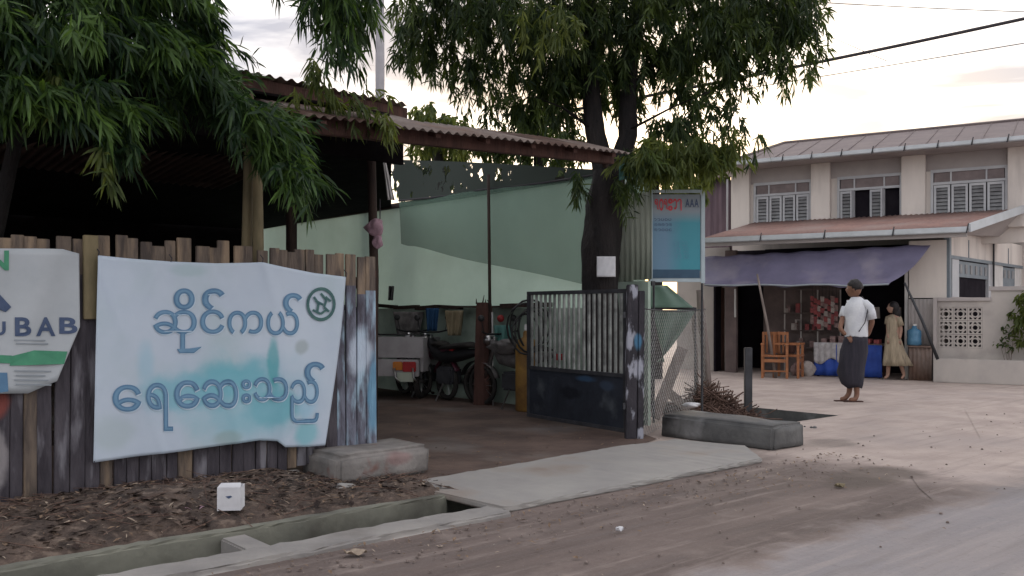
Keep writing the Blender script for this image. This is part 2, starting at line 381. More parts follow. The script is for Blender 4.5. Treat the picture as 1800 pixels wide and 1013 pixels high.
    col = mix(mth('MULTIPLY', patch(2.7, -2.75, .75, .35), .75), col, (.09, .072, .062))
    col = mix(mth('MULTIPLY', patch(4.05, -1.6, .40, .30), .45), col, (.08, .068, .06))
    col = mix(mth('MULTIPLY', patch(3.4, -3.6, 1.5, .30), .35), col, (.17, .145, .135))
    col = mix(mth('MULTIPLY', ss(fine, .58, .75), .35), col, (.12, .10, .09))
    L.new(col, b.inputs['Base Color'])
    bp = N.new('ShaderNodeBump'); bp.inputs['Strength'].default_value = .45; bp.inputs['Distance'].default_value = .02
    L.new(mth('ADD', fine, mth('MULTIPLY', mid, 1.5)), bp.inputs['Height']); L.new(bp.outputs[0], b.inputs['Normal'])
    return m
# ------------------------------------------------------------------ mesh helpers
def basis(o):
    m = Matrix.Identity(4)
    while o is not None:
        m = o.matrix_basis @ m; o = o.parent
    return m
class MB:
    def __init__(s): s.v = []; s.f = []
    def quad(s, a, b, c, d):
        i = len(s.v); s.v += [a, b, c, d]; s.f.append((i, i + 1, i + 2, i + 3)); return s
    def poly(s, pts):
        i = len(s.v); s.v += list(pts); s.f.append(tuple(range(i, i + len(pts)))); return s
    def prism(s, pts, off):
        """closed solid from a planar outline moved by off"""
        i = len(s.v); n = len(pts); s.v += [Vector(p) for p in pts] + [Vector(p) + off for p in pts]
        s.f.append(tuple(range(i, i + n))); s.f.append(tuple(range(i + 2 * n - 1, i + n - 1, -1)))
        for k in range(n):
            j = (k + 1) % n; s.f.append((i + j, i + k, i + n + k, i + n + j))
        return s
    def box(s, fr, a0, a1, b0, b1, c0, c1):
        i = len(s.v)
        for a in (a0, a1):
            for b in (b0, b1):
                for c in (c0, c1): s.v.append(fr(a, b, c))
        for q in ((0, 1, 3, 2), (4, 6, 7, 5), (0, 4, 5, 1), (2, 3, 7, 6), (0, 2, 6, 4), (1, 5, 7, 3)):
            s.f.append(tuple(i + k for k in q))
        return s
    def bar(s, p, q, w, h=None, up=Vector((0, 0, 1))):
        """square bar from p to q"""
        h = h or w
        d = (q - p).normalized()
        if abs(d.dot(up)) > .95: up = Vector((0, 1, 0))
        x = d.cross(up).normalized(); y = x.cross(d).normalized()
        i = len(s.v)
        for c in (p, q):
            for sx, sy in ((-1, -1), (1, -1), (1, 1), (-1, 1)): s.v.append(c + x * sx * w / 2 + y * sy * h / 2)
        for k in range(4):
            j = (k + 1) % 4; s.f.append((i + k, i + j, i + 4 + j, i + 4 + k))
        s.f.append((i + 3, i + 2, i + 1, i)); s.f.append((i + 4, i + 5, i + 6, i + 7))
        return s
    def tube(s, pts, rad, n=8, cap=True, wob=0):
        if not isinstance(rad, (list, tuple)): rad = [rad] * len(pts)
        i = len(s.v); ref = Vector((0.3, 0.1, 1)).normalized()
        for k, p in enumerate(pts):
            d = (pts[min(k + 1, len(pts) - 1)] - pts[max(k - 1, 0)]).normalized()
            rf = ref if abs(d.dot(ref)) < .95 else Vector((1, 0, 0))
            x = d.cross(rf).normalized(); y = x.cross(d).normalized()
            for j in range(n):
                a = 2 * math.pi * j / n; r = rad[k] * (1 + (random.uniform(-wob, wob) if wob else 0))
                s.v.append(p + x * math.cos(a) * r + y * math.sin(a) * r)
        for k in range(len(pts) - 1):
            for j in range(n):
                j2 = (j + 1) % n; a = i + k * n
                s.f.append((a + j, a + j2, a + n + j2, a + n + j))
        if cap:
            s.f.append(tuple(i + j for j in range(n))[::-1]); s.f.append(tuple(i + (len(pts) - 1) * n + j for j in range(n)))
        return s
    def rings(s, rings, close=True):
        """loft through lists of points"""
        i = len(s.v); n = len(rings[0])
        for r in rings: s.v += r
        for k in range(len(rings) - 1):
            for j in range(n):
                j2 = (j + 1) % n; a = i + k * n
                s.f.append((a + j, a + j2, a + n + j2, a + n + j))
        if close:
            s.f.append(tuple(i + j for j in range(n))[::-1]); s.f.append(tuple(i + (len(rings) - 1) * n + j for j in range(n)))
        return s
    def grid(s, fn, nu, nv):
        i = len(s.v)
        for a in range(nu + 1):
            for b in range(nv + 1): s.v.append(fn(a / nu, b / nv))
        for a in range(nu):
            for b in range(nv):
                q = i + a * (nv + 1) + b
                s.f.append((q, q + nv + 1, q + nv + 2, q + 1))
        return s
    def build(s, name, m, parent=None, smooth=False, bevel=0, solid=0):
        me = bpy.data.meshes.new(name)
        inv = basis(parent).inverted() if parent else Matrix.Identity(4)
        me.from_pydata([tuple(inv @ Vector(p)) for p in s.v], [], s.f)
        me.materials.append(M[m] if isinstance(m, str) else m)
        if bevel or solid:
            bm = bmesh.new(); bm.from_mesh(me)
            if solid:
                bmesh.ops.recalc_face_normals(bm, faces=bm.faces)
                bmesh.ops.solidify(bm, geom=bm.faces[:], thickness=solid)
            if bevel:
                bmesh.ops.recalc_face_normals(bm, faces=bm.faces)
                bmesh.ops.bevel(bm, geom=bm.edges[:], offset=bevel, segments=2, affect='EDGES', clamp_overlap=True)
            bm.to_mesh(me); bm.free()
        if smooth: me.polygons.foreach_set('use_smooth', [True] * len(me.polygons))
        me.update()
        o = bpy.data.objects.new(name, me); COL.objects.link(o)
        if parent: o.parent = parent
        return o
def tag(o, label, cat=None, group=None):
    o['label'] = label
    if cat: o['category'] = cat
    if group: o['group'] = group
    return o
def thing(name, loc, label, cat, group=None, rz=0):
    o = bpy.data.objects.new(name, None); COL.objects.link(o)
    o.empty_display_size = .2
    o.location = loc; o.rotation_euler = (0, 0, rz)
    return tag(o, label, cat, group)
def kind(o, k): o['kind'] = k; return o
def copy_tree(o, parent=None):
    c = o.copy(); COL.objects.link(c); c.parent = parent
    for ch in [x for x in o.children]: copy_tree(ch, c)
    return c
def rep(o, offs):
    """same mesh again under the same parent at the given offsets (parent space)"""
    r = []
    for d in offs:
        c = o.copy(); COL.objects.link(c); c.parent = o.parent; c.location = o.location + Vector(d); r.append(c)
    return r

# ------------------------------------------------------------------ ground
def n2(x, y, s=1.0):
    return (math.sin(x * 1.7 * s + y * .9 * s) + math.sin(x * .6 * s - y * 2.1 * s + 1.3) + .5 * math.sin(x * 3.9 * s + y * 4.3 * s)) / 2.5
def sheet(name, us, vs, m, z=0.0, skip=(), amp=0.0, keep=None):
    mb = MB()
    idx = {}
    for i, u in enumerate(us):
        for j, v in enumerate(vs):
            p = S(u, v, z)
            if amp and abs(p.x) < 30: p.z += amp * n2(p.x, p.y)
            idx[i, j] = len(mb.v); mb.v.append(p)
    for i in range(len(us) - 1):
        for j in range(len(vs) - 1):
            cu = (us[i] + us[i + 1]) / 2; cv = (vs[j] + vs[j + 1]) / 2
            if any(a < cu < b and c < cv < d for a, b, c, d in skip): continue
            if keep and not keep(cu, cv): continue
            mb.f.append((idx[i, j], idx[i + 1, j], idx[i + 1, j + 1], idx[i, j + 1]))
    return mb.build(name, m)
DR0, DR1 = -1.72, -1.29                      # the open drain between its lips
HOLES = [(-12, -.28, -1.95, -1.19), (4.75, 6.25, -.45, .75)]
us = sorted([-900, -200, -60, -25, -12, -8, -5, -.28, 2, 4.75, 5.5, 6.25, 9, 14, 25, 60, 200, 900])
vs = sorted([-900, -200, -60, -20, -8, -1.95, -1.19, -.45, .75, 3, 8, 20, 60, 200, 900])
M['soil'] = ground_mix()
kind(sheet('ground', us, vs, M['soil'], 0, HOLES), 'structure')

# road: pale dusty asphalt, its edge wavering
def strip(name, pts, m, z):
    mb = MB(); mb.poly([Vector((p.x, p.y, z)) for p in pts]); o = mb.build(name, m)
    bm = bmesh.new(); bm.from_mesh(o.data); bmesh.ops.triangulate(bm, faces=bm.faces); bm.to_mesh(o.data); bm.free()
    return kind(o, 'structure')
def uvp(l): return [S(u, v, 0) for u, v in l]
def wav(u0, u1, n, f):
    return [(u0 + (u1 - u0) * i / n, f(u0 + (u1 - u0) * i / n)) for i in range(n + 1)]
edge = wav(-14, 2.2, 60, lambda u: -3.42 + .05 * math.sin(3 * u) + .04 * math.sin(7.3 * u) + .03 * math.sin(17 * u))
turn = [(2.5, -3.2), (2.9, -2.95), (3.4, -2.85), (4.2, -2.8), (5.5, -2.4), (8, -1.2), (11, -.2), (30, 3), (30, -12), (-14, -12)]
strip('road', uvp(edge + turn), 'soil', .004)

# brown verge between drain and road, ragged towards the side street
vm = []
vm += wav(-14, -.3, 50, lambda u: -1.96 + .01 * math.sin(9 * u))
vm += [(-.28, -1.7), (.5, -1.55), (2.7, -1.5), (3.1, -1.15), (3.7, -1.3), (4.1, -1.7), (3.75, -2.2), (3.8, -2.5), (3.35, -2.75), (2.9, -2.9), (2.5, -3.25)]
vm += wav(2.2, -14, 60, lambda u: -3.48 + .08 * math.sin(3.1 * u) + .05 * math.sin(8.3 * u) + .03 * math.sin(19 * u))


# yard earth behind the entrance
ym = [(-.05, -.62), (.35, -.72), (1.1, -.62), (1.9, -.58), (2.6, -.5), (3.0, -.35), (3.3, .2), (4.08, .7), (4.08, 13), (-9, 13), (-9, .05), (-.05, .05)]
strip('yard_ground', uvp(ym), 'yard', .006)

# sloping bank of rubbish and soil between fence and drain
def bank(s_, t_):
    u = -5.5 + 5.45 * s_; v = -1.19 + 1.17 * t_
    z = .02 + .10 * t_ ** .8 + .05 * math.sin(t_ * math.pi) * (1 + .6 * math.sin(u * 2.3)) + .018 * n2(u, v, 3) + random.uniform(-.007, .01)
    if u > -1.0: z = z * (1 - .75 * min(1, (u + 1.0) / .45) * min(1, max(0, t_ - .25) * 3))
    if t_ < .01: z = .0
    if s_ > .97: z *= .4
    return S(u, v, z)
kind(MB().grid(bank, 110, 30).build('earth_bank', 'bank'), 'structure')

def worn(o, amt=.007, step=.07, lo=-3.6, hi=3.3):
    bm = bmesh.new(); bm.from_mesh(o.data)
    u_ = lo
    while u_ < hi:
        bmesh.ops.bisect_plane(bm, geom=bm.verts[:] + bm.edges[:] + bm.faces[:], plane_co=S(u_, 0, 0), plane_no=D); u_ += step * random.uniform(.7, 1.3)
    for v in bm.verts:
        if v.co.z > -.1:
            q_ = (v.co - F0).dot(D)
            v.co += V * (amt * math.sin(q_ * 5 + v.co.z * 9) + random.uniform(-amt, amt) * .7) + Vector((0, 0, random.uniform(-amt, amt * .4)))
    bm.to_mesh(o.data); bm.free(); return o
# drain
mb = MB()
mb.box(S, -12, -.27, -1.95, DR0, -.45, .035)
kind(worn(mb.build('drain_near_lip', 'concrete', bevel=.012)), 'structure')
mb = MB(); mb.box(S, -12, -.27, DR1, -1.19, -.45, .03)
kind(worn(mb.build('drain_far_lip', 'drain', bevel=.012)), 'structure')
mb = MB(); mb.box(S, -12, 2.9, -1.96, -1.18, -.55, -.40)
kind(mb.build('drain_floor', 'water'), 'structure')
mb = MB(); mb.box(S, -1.86, -1.71, DR0 + .002, DR1 - .002, -.20, .0)
kind(mb.build('drain_crossbeam', 'concrete', bevel=.01), 'structure')
mb = MB(); mb.box(S, -.27, 2.8, -1.95, -1.19, -.45, -.35)
mb.box(S, -.27, 2.8, -2.05, -1.95, -.45, -.004); mb.box(S, -.27, 2.8, -1.19, -1.09, -.45, -.004); mb.box(S, 2.7, 2.8, -1.95, -1.19, -.35, -.004)
kind(mb.build('drain_culvert', 'drain'), 'structure')
# side street drain pit
mb = MB()
for a0, a1, b0, b1 in ((4.6, 4.75, -.6, .9), (6.25, 6.4, -.6, .9), (4.75, 6.25, -.6, -.45), (4.75, 6.25, .75, .9)):
    mb.box(S, a0, a1, b0, b1, -.6, -.002)
kind(mb.build('side_drain_walls', 'concrete_dark'), 'structure')
mb = MB(); mb.box(S, 4.6, 6.4, -.6, .9, -.7, -.55)
kind(mb.build('side_drain_floor', 'water'), 'structure')

# entrance slab
t = MB().prism([S(-.32, -.76, .0), S(-.26, -1.86, .0), S(2.62, -1.82, .0), S(3.12, -1.3, 0), S(2.95, -.62, .0), S(2.2, -.56, 0)], Vector((0, 0, .04)))
kind(worn(t.build('entrance_slab', 'slab', bevel=.012), .005), 'structure')

# ------------------------------------------------------------------ concrete blocks
def rough_block(name, fr, a0, a1, b0, b1, z0, z1, m, n=9, j=.012, rnd=.04):
    mb = MB(); mb.box(fr, a0, a1, b0, b1, z0, z1)
    me_o = mb.build(name, m)
    bm = bmesh.new(); bm.from_mesh(me_o.data)
    bmesh.ops.bevel(bm, geom=bm.edges[:], offset=rnd, segments=3, affect='EDGES', clamp_overlap=True)
    bmesh.ops.subdivide_edges(bm, edges=bm.edges[:], cuts=3, use_grid_fill=True)
    for v in bm.verts:
        v.co += Vector((n2(v.co.y * 4, v.co.z * 4), n2(v.co.x * 4, v.co.z * 5), n2(v.co.x * 5, v.co.y * 5))) * j + Vector([random.uniform(-.003, .003) for _ in range(3)])
    bmesh.ops.recalc_face_normals(bm, faces=bm.faces)
    bm.to_mesh(me_o.data); bm.free()
    me_o.data.polygons.foreach_set('use_smooth', [True] * len(me_o.data.polygons))
    return me_o
M['blockc'] = mat('chipped footing concrete', (.24, .225, .215), (.15, .14, .135), 4, bump=.5, c3=(.16, .10, .09), s3=5, p3=(.6, .7))
add_blobs(M['blockc'], [(tuple(S(-.1, -.4, .15)), (.14, .14, .06), (.22, .09, .09), .4, .5)])
tag(rough_block('concrete_block', S, -.62, .22, -.43, .12, -.02, .225, M['blockc']), 'chipped concrete block at the foot of the fence end beside the entrance', 'concrete block')
tag(rough_block('concrete_kerb_beam', S, 3.22, 3.74, -1.52, -.2, -.02, .225, M['concrete_dark'], rnd=.03), 'long dark concrete beam lying in front of the stick heap', 'concrete beam')

# ------------------------------------------------------------------ plank fence
fence = thing('plank_fence', S(-2.5, 0, 0), 'old vertical plank fence with peeling paint carrying the two banners', 'fence')
u = -5.2; k = 0
while u < -.02:
    wdt = random.uniform(.075, .105)
    if u + wdt > .02: wdt = .02 - u
    z1 = 1.74 + random.uniform(-.035, .04) - (.07 * max(0, (u + .8)) / .8)
    z0 = .05 + .14 * max(0, (u + 1.2) / 1.2)
    lean = random.uniform(-.012, .012)
    th = random.uniform(-.008, .008)
    zm = z1 - random.uniform(.20, .30)
    fr = lambda a, b, c, lean=lean, th=th: S(a + lean * c, b + th, c)
    mb = MB(); mb.box(fr, u, u + wdt - .006, 0, .022, z0, z1)
    sel = 'plank' if random.random() < .12 and u < -.5 else ('plank_blue' if u > -.45 else 'plank_paint')
    o = mb.build('plank', sel, fence, bevel=.003)
    # bare weathered top of the plank
    if sel != 'plank':
        o.data.materials.append(M['plank'])
        bm = bmesh.new(); bm.from_mesh(o.data)
        inv = basis(fence).inverted()
        bmesh.ops.bisect_plane(bm, geom=bm.verts[:] + bm.edges[:] + bm.faces[:], plane_co=(0, 0, zm), plane_no=(0, 0, 1))
        for f in bm.faces:
            if f.calc_center_median().z > zm: f.material_index = 1
        bm.to_mesh(o.data); bm.free()
    u += wdt; k += 1
for z in (.42, 1.45):
    MB().box(S, -5.2, .0, .034, .085, z, z + .09).build('rail', 'darkwood', fence)
for uu in (-4.6, -2.2, -.05):
    MB().box(S, uu, uu + .09, .09, .18, 0, 1.6).build('post', 'brownwood', fence, bevel=.006)
uA, _ = sl(146, 600, -.02); uB, _ = sl(172, 600, -.02)
MB().box(S, uA, uB, -.035, -.006, 1.22, 1.76).build('batten', 'bamboo', fence, bevel=.004)
MB().box(S, -5.2, -.72, -.05, -.002, .01, .085).build('footing', 'concrete', fence, bevel=.008)
add_blobs(M['plank_blue'], [(tuple(S(-.17, 0, .95)), (.16, .1, .2), (.45, .52, .62), .8, .5), (tuple(S(-.05, 0, .6)), (.05, .1, .35), (.12, .30, .45), .7, .4)])
add_blobs(M['plank_paint'], [(tuple(S(-3.0, 0, .55)), (.12, .1, .12), (.28, .05, .03), .7, .4), (tuple(S(-2.72, 0, .72)), (.08, .1, .12), (.25, .06, .045), .7, .4),
                             (tuple(S(-2.72, 0, .4)), (.06, .1, .2), (.30, .28, .29), .7, .4), (tuple(S(-3.1, 0, .3)), (.05, .1, .2), (.26, .25, .26), .7, .4)])

# ------------------------------------------------------------------ glyph tools
def glyph_tris(ch, offset=0.0):
    c = bpy.data.curves.new('glyph', 'FONT'); c.body = ch; c.offset = offset; c.resolution_u = 4
    o = bpy.data.objects.new('glyph', c); COL.objects.link(o)
    dg = bpy.context.evaluated_depsgraph_get(); dg.update()
    me = o.evaluated_get(dg).to_mesh()
    vs_ = [(v.co.x, v.co.y) for v in me.vertices]; fs = [tuple(p.vertices) for p in me.polygons]
    bpy.data.objects.remove(o); bpy.data.curves.remove(c)
    return vs_, fs
def put_glyph(mb, ch, box, mapf, bold=0.0, dx=0, dy=0):
    """ch drawn into the picture-free box (x0, y0, x1, y1) and mapped by mapf(x, y)"""
    v0, _ = glyph_tris(ch, 0.0)
    vs_, fs = glyph_tris(ch, bold) if bold else (v0, _)
    x0 = min(p[0] for p in v0); x1 = max(p[0] for p in v0); y0 = min(p[1] for p in v0); y1 = max(p[1] for p in v0)
    i = len(mb.v)
    for x, y in vs_:
        fx = (x - x0) / (x1 - x0); fy = (y1 - y) / (y1 - y0)
        mb.v.append(mapf(box[0] + fx * (box[2] - box[0]) + dx, box[1] + fy * (box[3] - box[1]) + dy))
    for f in fs: mb.f.append(tuple(i + a for a in f))

# ------------------------------------------------------------------ main banner
BV = -.075
def bdisp(x, y):
    """depth of the folds over the sheet, x 160..610, y 440..815 across and down"""
    fx = (x - 165) / 440; fy = (y - 450) / 360
    d = .008 * math.sin(fx * 9 + fy * 2.0) + .006 * math.sin(fx * 21 - fy * 5) * fy
    d += .018 * math.exp(-((x - 497 - (y - 620) * .02) / 10) ** 2) * max(0, (y - 560) / 240)
    d -= .014 * math.exp(-((x - 478) / 12) ** 2) * max(0, (y - 500) / 300)
    d += .010 * math.exp(-((x - 465 - (y - 465) * .25) / 9) ** 2) * max(0, 1 - (y - 460) / 120)
    for cx_, sl_, am, wd in ((230, .35, .006, 7), (330, -.25, .005, 6), (395, .15, .006, 8), (545, -.2, .007, 6), (200, -.5, .004, 5)):
        d += am * math.exp(-((x - cx_ - (y - 630) * sl_) / wd) ** 2) * (.5 + .5 * math.sin(y * .02 + cx_))
    return d
def bmap(x, y, off=0):
    u_, z_ = sl(x, y, BV)
    return S(u_, BV - bdisp(x, y) - off, z_)
top = [(172, 449), (230, 455), (300, 460), (380, 463), (440, 462), (460, 461), (500, 470), (550, 480), (608, 487)]
bot = [(163, 813), (240, 803), (320, 794), (400, 782), (455, 774), (488, 776), (500, 786), (540, 786), (572, 783)]
def along(l, s_):
    n = len(l) - 1; i = min(int(s_ * n), n - 1); f = s_ * n - i
    return (l[i][0] * (1 - f) + l[i + 1][0] * f, l[i][1] * (1 - f) + l[i + 1][1] * f)
def bsurf(a, b_):
    p = along(top, a); q = along(bot, a)
    ex = math.sin(b_ * math.pi)
    x = p[0] * (1 - b_) + q[0] * b_ + (a > .9) * 4 * ex * (a - .9) * 10
    y = p[1] * (1 - b_) + q[1] * b_
    return bmap(x, y)
bann = thing('vinyl_banner', S(-1.4, 0, .5), 'large pale blue vinyl banner with two lines of Burmese lettering tied on the plank fence', 'banner')
o = MB().grid(bsurf, 120, 60).build('sheet', 'banner', bann, smooth=True, solid=.002)
def bp_(x, y): return tuple(bmap(x, y))
add_blobs(M['banner'], [
    (bp_(415, 672), (.36, .36, .20), (.06, .33, .40), .9, .6), (bp_(475, 715), (.25, .25, .16), (.04, .30, .36), .9, .5),
    (bp_(320, 690), (.32, .32, .14), (.13, .38, .48), .75, .5), (bp_(255, 640), (.07, .07, .16), (.25, .45, .58), .5, .6),
    (bp_(440, 740), (.5, .5, .18), (.18, .42, .50), .7, .9), (bp_(430, 690), (.62, .62, .30), (.22, .44, .54), .6, 1.0), (bp_(540, 760), (.12, .12, .12), (.10, .42, .48), .6, .5),
    (bp_(480, 640), (.05, .05, .25), (.04, .30, .34), .7, .5), (bp_(540, 700), (.10, .10, .2), (.30, .50, .66), .5, .6),
    (bp_(330, 475), (.14, .14, .05), (.30, .42, .45), .5, .6), (bp_(530, 610), (.06, .06, .06), (.25, .30, .30), .6, .5),
    (bp_(400, 770), (.12, .12, .06), (.22, .30, .28), .5, .5), (bp_(200, 760), (.16, .16, .14), (.34, .42, .44), .5, .6)])
def L1(a, b_, c, d): return (160 + a / 3.913, 440 + b_ / 3.915, 160 + c / 3.913, 440 + d / 3.915)
def L2(a, b_, c, d): return (160 + a / 3.913, 620 + b_ / 3.915, 160 + c / 3.913, 620 + d / 3.915)
text = [('ဆ', L1(430, 415, 722, 575)), ('ိ', L1(572, 268, 708, 405)), ('င', L1(755, 412, 912, 572)), ('်', L1(768, 268, 912, 408)),
        ('က', L1(942, 420, 1178, 572)), ('ယ', L1(1205, 425, 1422, 582)), ('်', L1(1320, 300, 1440, 428)),
        ('ေ', L2(150, 225, 338, 402)), ('ရ', L2(380, 212, 560, 535)), ('ေ', L2(578, 195, 745, 382)), ('ဆ', L2(768, 188, 1005, 378)),
        ('း', L2(1035, 188, 1095, 345)), ('သ', L2(1118, 172, 1345, 332)), ('ည', L2(1368, 190, 1562, 480)), ('်', L2(1468, 68, 1600, 205))]
mw = MB(); md = MB(); ml = MB()
def bar_sign(mb, dx, dy, g, off):
    x0, y0, x1, y1 = L1(618, 570, 645, 700)
    mb.quad(bmap(x0 + dx - g, y0 + dy - g, off), bmap(x1 + dx + g, y0 + dy - g, off), bmap(x1 + dx + g, y1 + dy, off), bmap(x0 + dx - g, y1 + dy, off))
    x0, y0, x1, y1 = L1(595, 680, 760, 705)
    mb.poly([bmap(x0 + dx - g, y0 + dy, off), bmap((x0 + x1) / 2 + dx, y0 - 1 + dy, off), bmap(x1 + dx + g, y0 + dy - 4, off), bmap((x0 + x1) / 2 + dx + 8, y1 + dy + g, off), bmap(x0 + dx + 4, y1 + dy + g, off)])
for ch, bx in text:
    put_glyph(mw, ch, bx, lambda x, y: bmap(x, y, .004), bold=.02, dx=1.0, dy=1.4)
    put_glyph(md, ch, bx, lambda x, y: bmap(x, y, .0055), bold=.016)
    put_glyph(ml, ch, bx, lambda x, y: bmap(x, y, .007), bold=-.016)
bar_sign(mw, 1, 1, 1, .004); bar_sign(md, 0, 0, 1, .0055); bar_sign(ml, 0, 0, -1, .007)
mw.build('lettering_highlight', 'inkw', bann); md.build('lettering_outline', 'ink', bann); ml.build('lettering', 'ink2', bann)
# round emblem: ring with a rearing creature suggested by strokes
mb = MB()
ex, ey, er = 563, 535, 26
def ring(mb, cx_, cy_, r0, r1, a0, a1, n=28, off=.008, mapf=bmap, sy=1.15):
    for k in range(n):
        t0 = R(a0 + (a1 - a0) * k / n); t1 = R(a0 + (a1 - a0) * (k + 1) / n)
        mb.quad(*[mapf(cx_ + r * math.cos(t_), cy_ - sy * r * math.sin(t_), off) for r, t_ in ((r0, t0), (r1, t0), (r1, t1), (r0, t1))])
ring(mb, ex, ey, 21, 26, 0, 360); 
def stroke(mb, pts, wd, off=.010, mapf=bmap):
    for (x0, y0), (x1, y1) in zip(pts, pts[1:]):
        l = math.hypot(x1 - x0, y1 - y0) or 1; nx, ny = -(y1 - y0) / l * wd / 2, (x1 - x0) / l * wd / 2
        mb.quad(mapf(x0 + nx, y0 + ny, off), mapf(x1 + nx, y1 + ny, off), mapf(x1 - nx, y1 - ny, off), mapf(x0 - nx, y0 - ny, off))
for pts in ([(550, 522), (558, 534), (556, 548)], [(562, 516), (572, 528), (568, 540), (577, 548)], [(548, 545), (562, 552), (572, 545)], [(553, 529), (566, 536)], [(570, 522), (580, 530)]):
    stroke(mb, pts, 4)
mb.build('emblem', 'inkemb', bann)
mb = MB()
for x, y in ((172, 449), (300, 460), (460, 461), (608, 487), (164, 812), (572, 783)):
    mb.tube([bmap(x, y, .003), bmap(x + 4, y - 6, -.02), bmap(x + 2, y - 13, -.05)], .004, 5)
mb.build('tie', 'cable', bann)

# ------------------------------------------------------------------ poster at the picture's edge
pos = thing('vinyl_poster', S(-3.2, 0, .5), 'torn grey poster with large navy letters over a green band, next to the brown batten', 'poster')
PV = -.06
def pmap(x, y, off=0):
    u_, z_ = sl(x, y, PV); return S(u_, PV - .008 * math.sin(x * .06 + y * .02) - off, z_)
ptop = [(-260, 434), (-120, 435), (0, 437), (60, 437), (110, 438), (140, 446)]
pbot = [(-260, 735), (-120, 722), (0, 692), (50, 692), (100, 670), (140, 575)]
def psurf(a, b_):
    p = along(ptop, a); q = along(pbot, a)
    return pmap(p[0] * (1 - b_) + q[0] * b_, p[1] * (1 - b_) + q[1] * b_)
MB().grid(psurf, 50, 20).build('sheet', 'banner2', pos, smooth=True, solid=.002)
mb = MB(); put_glyph(mb, 'N', (-22, 442, 14, 474), lambda x, y: pmap(x, y, .005), bold=.03)
mb.poly([pmap(20, 626, .005), pmap(60, 616, .005), pmap(118, 618, .005), pmap(112, 640, .005), pmap(16, 643, .005)])
stroke(mb, [(-40, 630), (20, 632)], 14, .005, pmap)
mb.build('green_print', 'inkgreen', pos)
mb = MB()
for ch, bx in (('U', (-14, 566, 9, 589)), ('B', (27, 559, 53, 590)), ('A', (65, 559, 96, 590)), ('B', (106, 559, 134, 586))):
    put_glyph(mb, ch, bx, lambda x, y: pmap(x, y, .005), bold=.025)
mb.poly([pmap(-30, 500, .005), pmap(0, 518, .005), pmap(20, 540, .005), pmap(10, 549, .005), pmap(-4, 543, .005), pmap(-30, 530, .005)])
mb.build('lettering', 'inknavy', pos)
mb = MB(); mb.poly([pmap(-60, 655, .005), pmap(12, 655, .005), pmap(14, 688, .005), pmap(-60, 700, .005)])
mb.build('blue_print', 'ink', pos)
mb = MB()
for k, y in enumerate((598, 604, 652, 660, 668, 676)):
    stroke(mb, [(24 + 3 * (k % 2), y), (80 + 5 * (k % 3), y + 1)], 2.4, .007, pmap)
mb.build('small_print', 'signgrey', pos)

# ------------------------------------------------------------------ lean-to roof over the entrance
EVv = -.32
lean = thing('lean_to_roof', S(1.3, 0, 2.6), 'rusty corrugated lean-to roof on a timber beam over the yard entrance', 'roof')
u0, z0_ = sl(548, 206, EVv); u1, z1_ = sl(1108, 270, EVv)
def corr(parent, name, fr, a0, a1, b0, b1, zf, m, pitch=.076, amp=.009, nb=2, th=.0015, holes=None):
    n = max(2, int(round((a1 - a0) / pitch * 6)))
    def fn(s_, t_):
        a = a0 + (a1 - a0) * s_; b = b0 + (b1 - b0) * t_
        return fr(a, b, zf(a, b) + amp * math.sin(2 * math.pi * a / pitch))
    return MB().grid(fn, n, nb).build(name, m, parent, smooth=True, solid=th)
zle = lambda a, b: z0_ + (z1_ - z0_) * (a - u0) / (u1 - u0) + .30 * (b - EVv)
a = u0; k = 0
while a < u1 - .1:
    a2 = min(a + .72, u1)
    dz = random.uniform(-.008, .012)
    corr(lean, 'roof_sheet', S, a - .03, a2, EVv + random.uniform(-.03, .02), .35 if a > .55 else 1.3, lambda p, q, dz=dz, k=k: zle(p, q) + dz + .004 * (k % 2), 'tin' if k % 3 else 'rust', pitch=.085, amp=.013)
    a = a2; k += 1
MB().box(lambda a, b, c: S(a, b, zle(a, -.1) + c), u0, u1 - .05, -.16, -.09, -.15, -.02).build('eave_beam', 'brownwood', lean, bevel=.006)
MB().box(lambda a, b, c: S(a, b, zle(a, .28) + c), u0, u1 - .05, .26, .32, -.12, -.02).build('rear_beam', 'brownwood', lean, bevel=.006)
for i in range(7):
    a = u0 + .1 + i * (u1 - u0 - .3) / 6
    MB().box(lambda p, q, c: S(p, q, zle(p, q) - .055 + c), a, a + .05, EVv + .05, .5, 0, .035).build('rafter', 'brownwood', lean)
# strut tying the beam end to the tree trunk
MB().tube([S(u1 - .12, -.10, z1_ - .10), P(1075, 280, 10.0)], .028, 8).build('strut', 'darkwood', lean, smooth=True)

# ------------------------------------------------------------------ main shed
shed = thing('shed', S(-1.5, 4, 0), 'big black open shed with corrugated roof behind the plank fence', 'shed')
ma0, mz0 = sl(425, 122, .75); ma1, mz1 = sl(722, 186, .75)
zmr = lambda a, b: (mz0 + mz1) / 2 + (mz1 - mz0) * (a - (ma0 + ma1) / 2) / (ma1 - ma0) * .6 - .085 * (b - .75)
a = -8.0; k = 0
while a < ma1 - .05:
    a2 = min(a + .8, ma1)
    corr(shed, 'roof_sheet', S, a - .02, a2, .75, 4.95, lambda p, q, k=k: zmr(p, q) + .004 * (k % 2), 'rust', pitch=.1, amp=.014, nb=1)
    a = a2; k += 1
MB().box(lambda a, b, c: S(a, b, zmr(a, .8) + c), -8, ma1, .80, .85, -.17, -.02).build('fascia_board', 'brownwood', shed, bevel=.005)
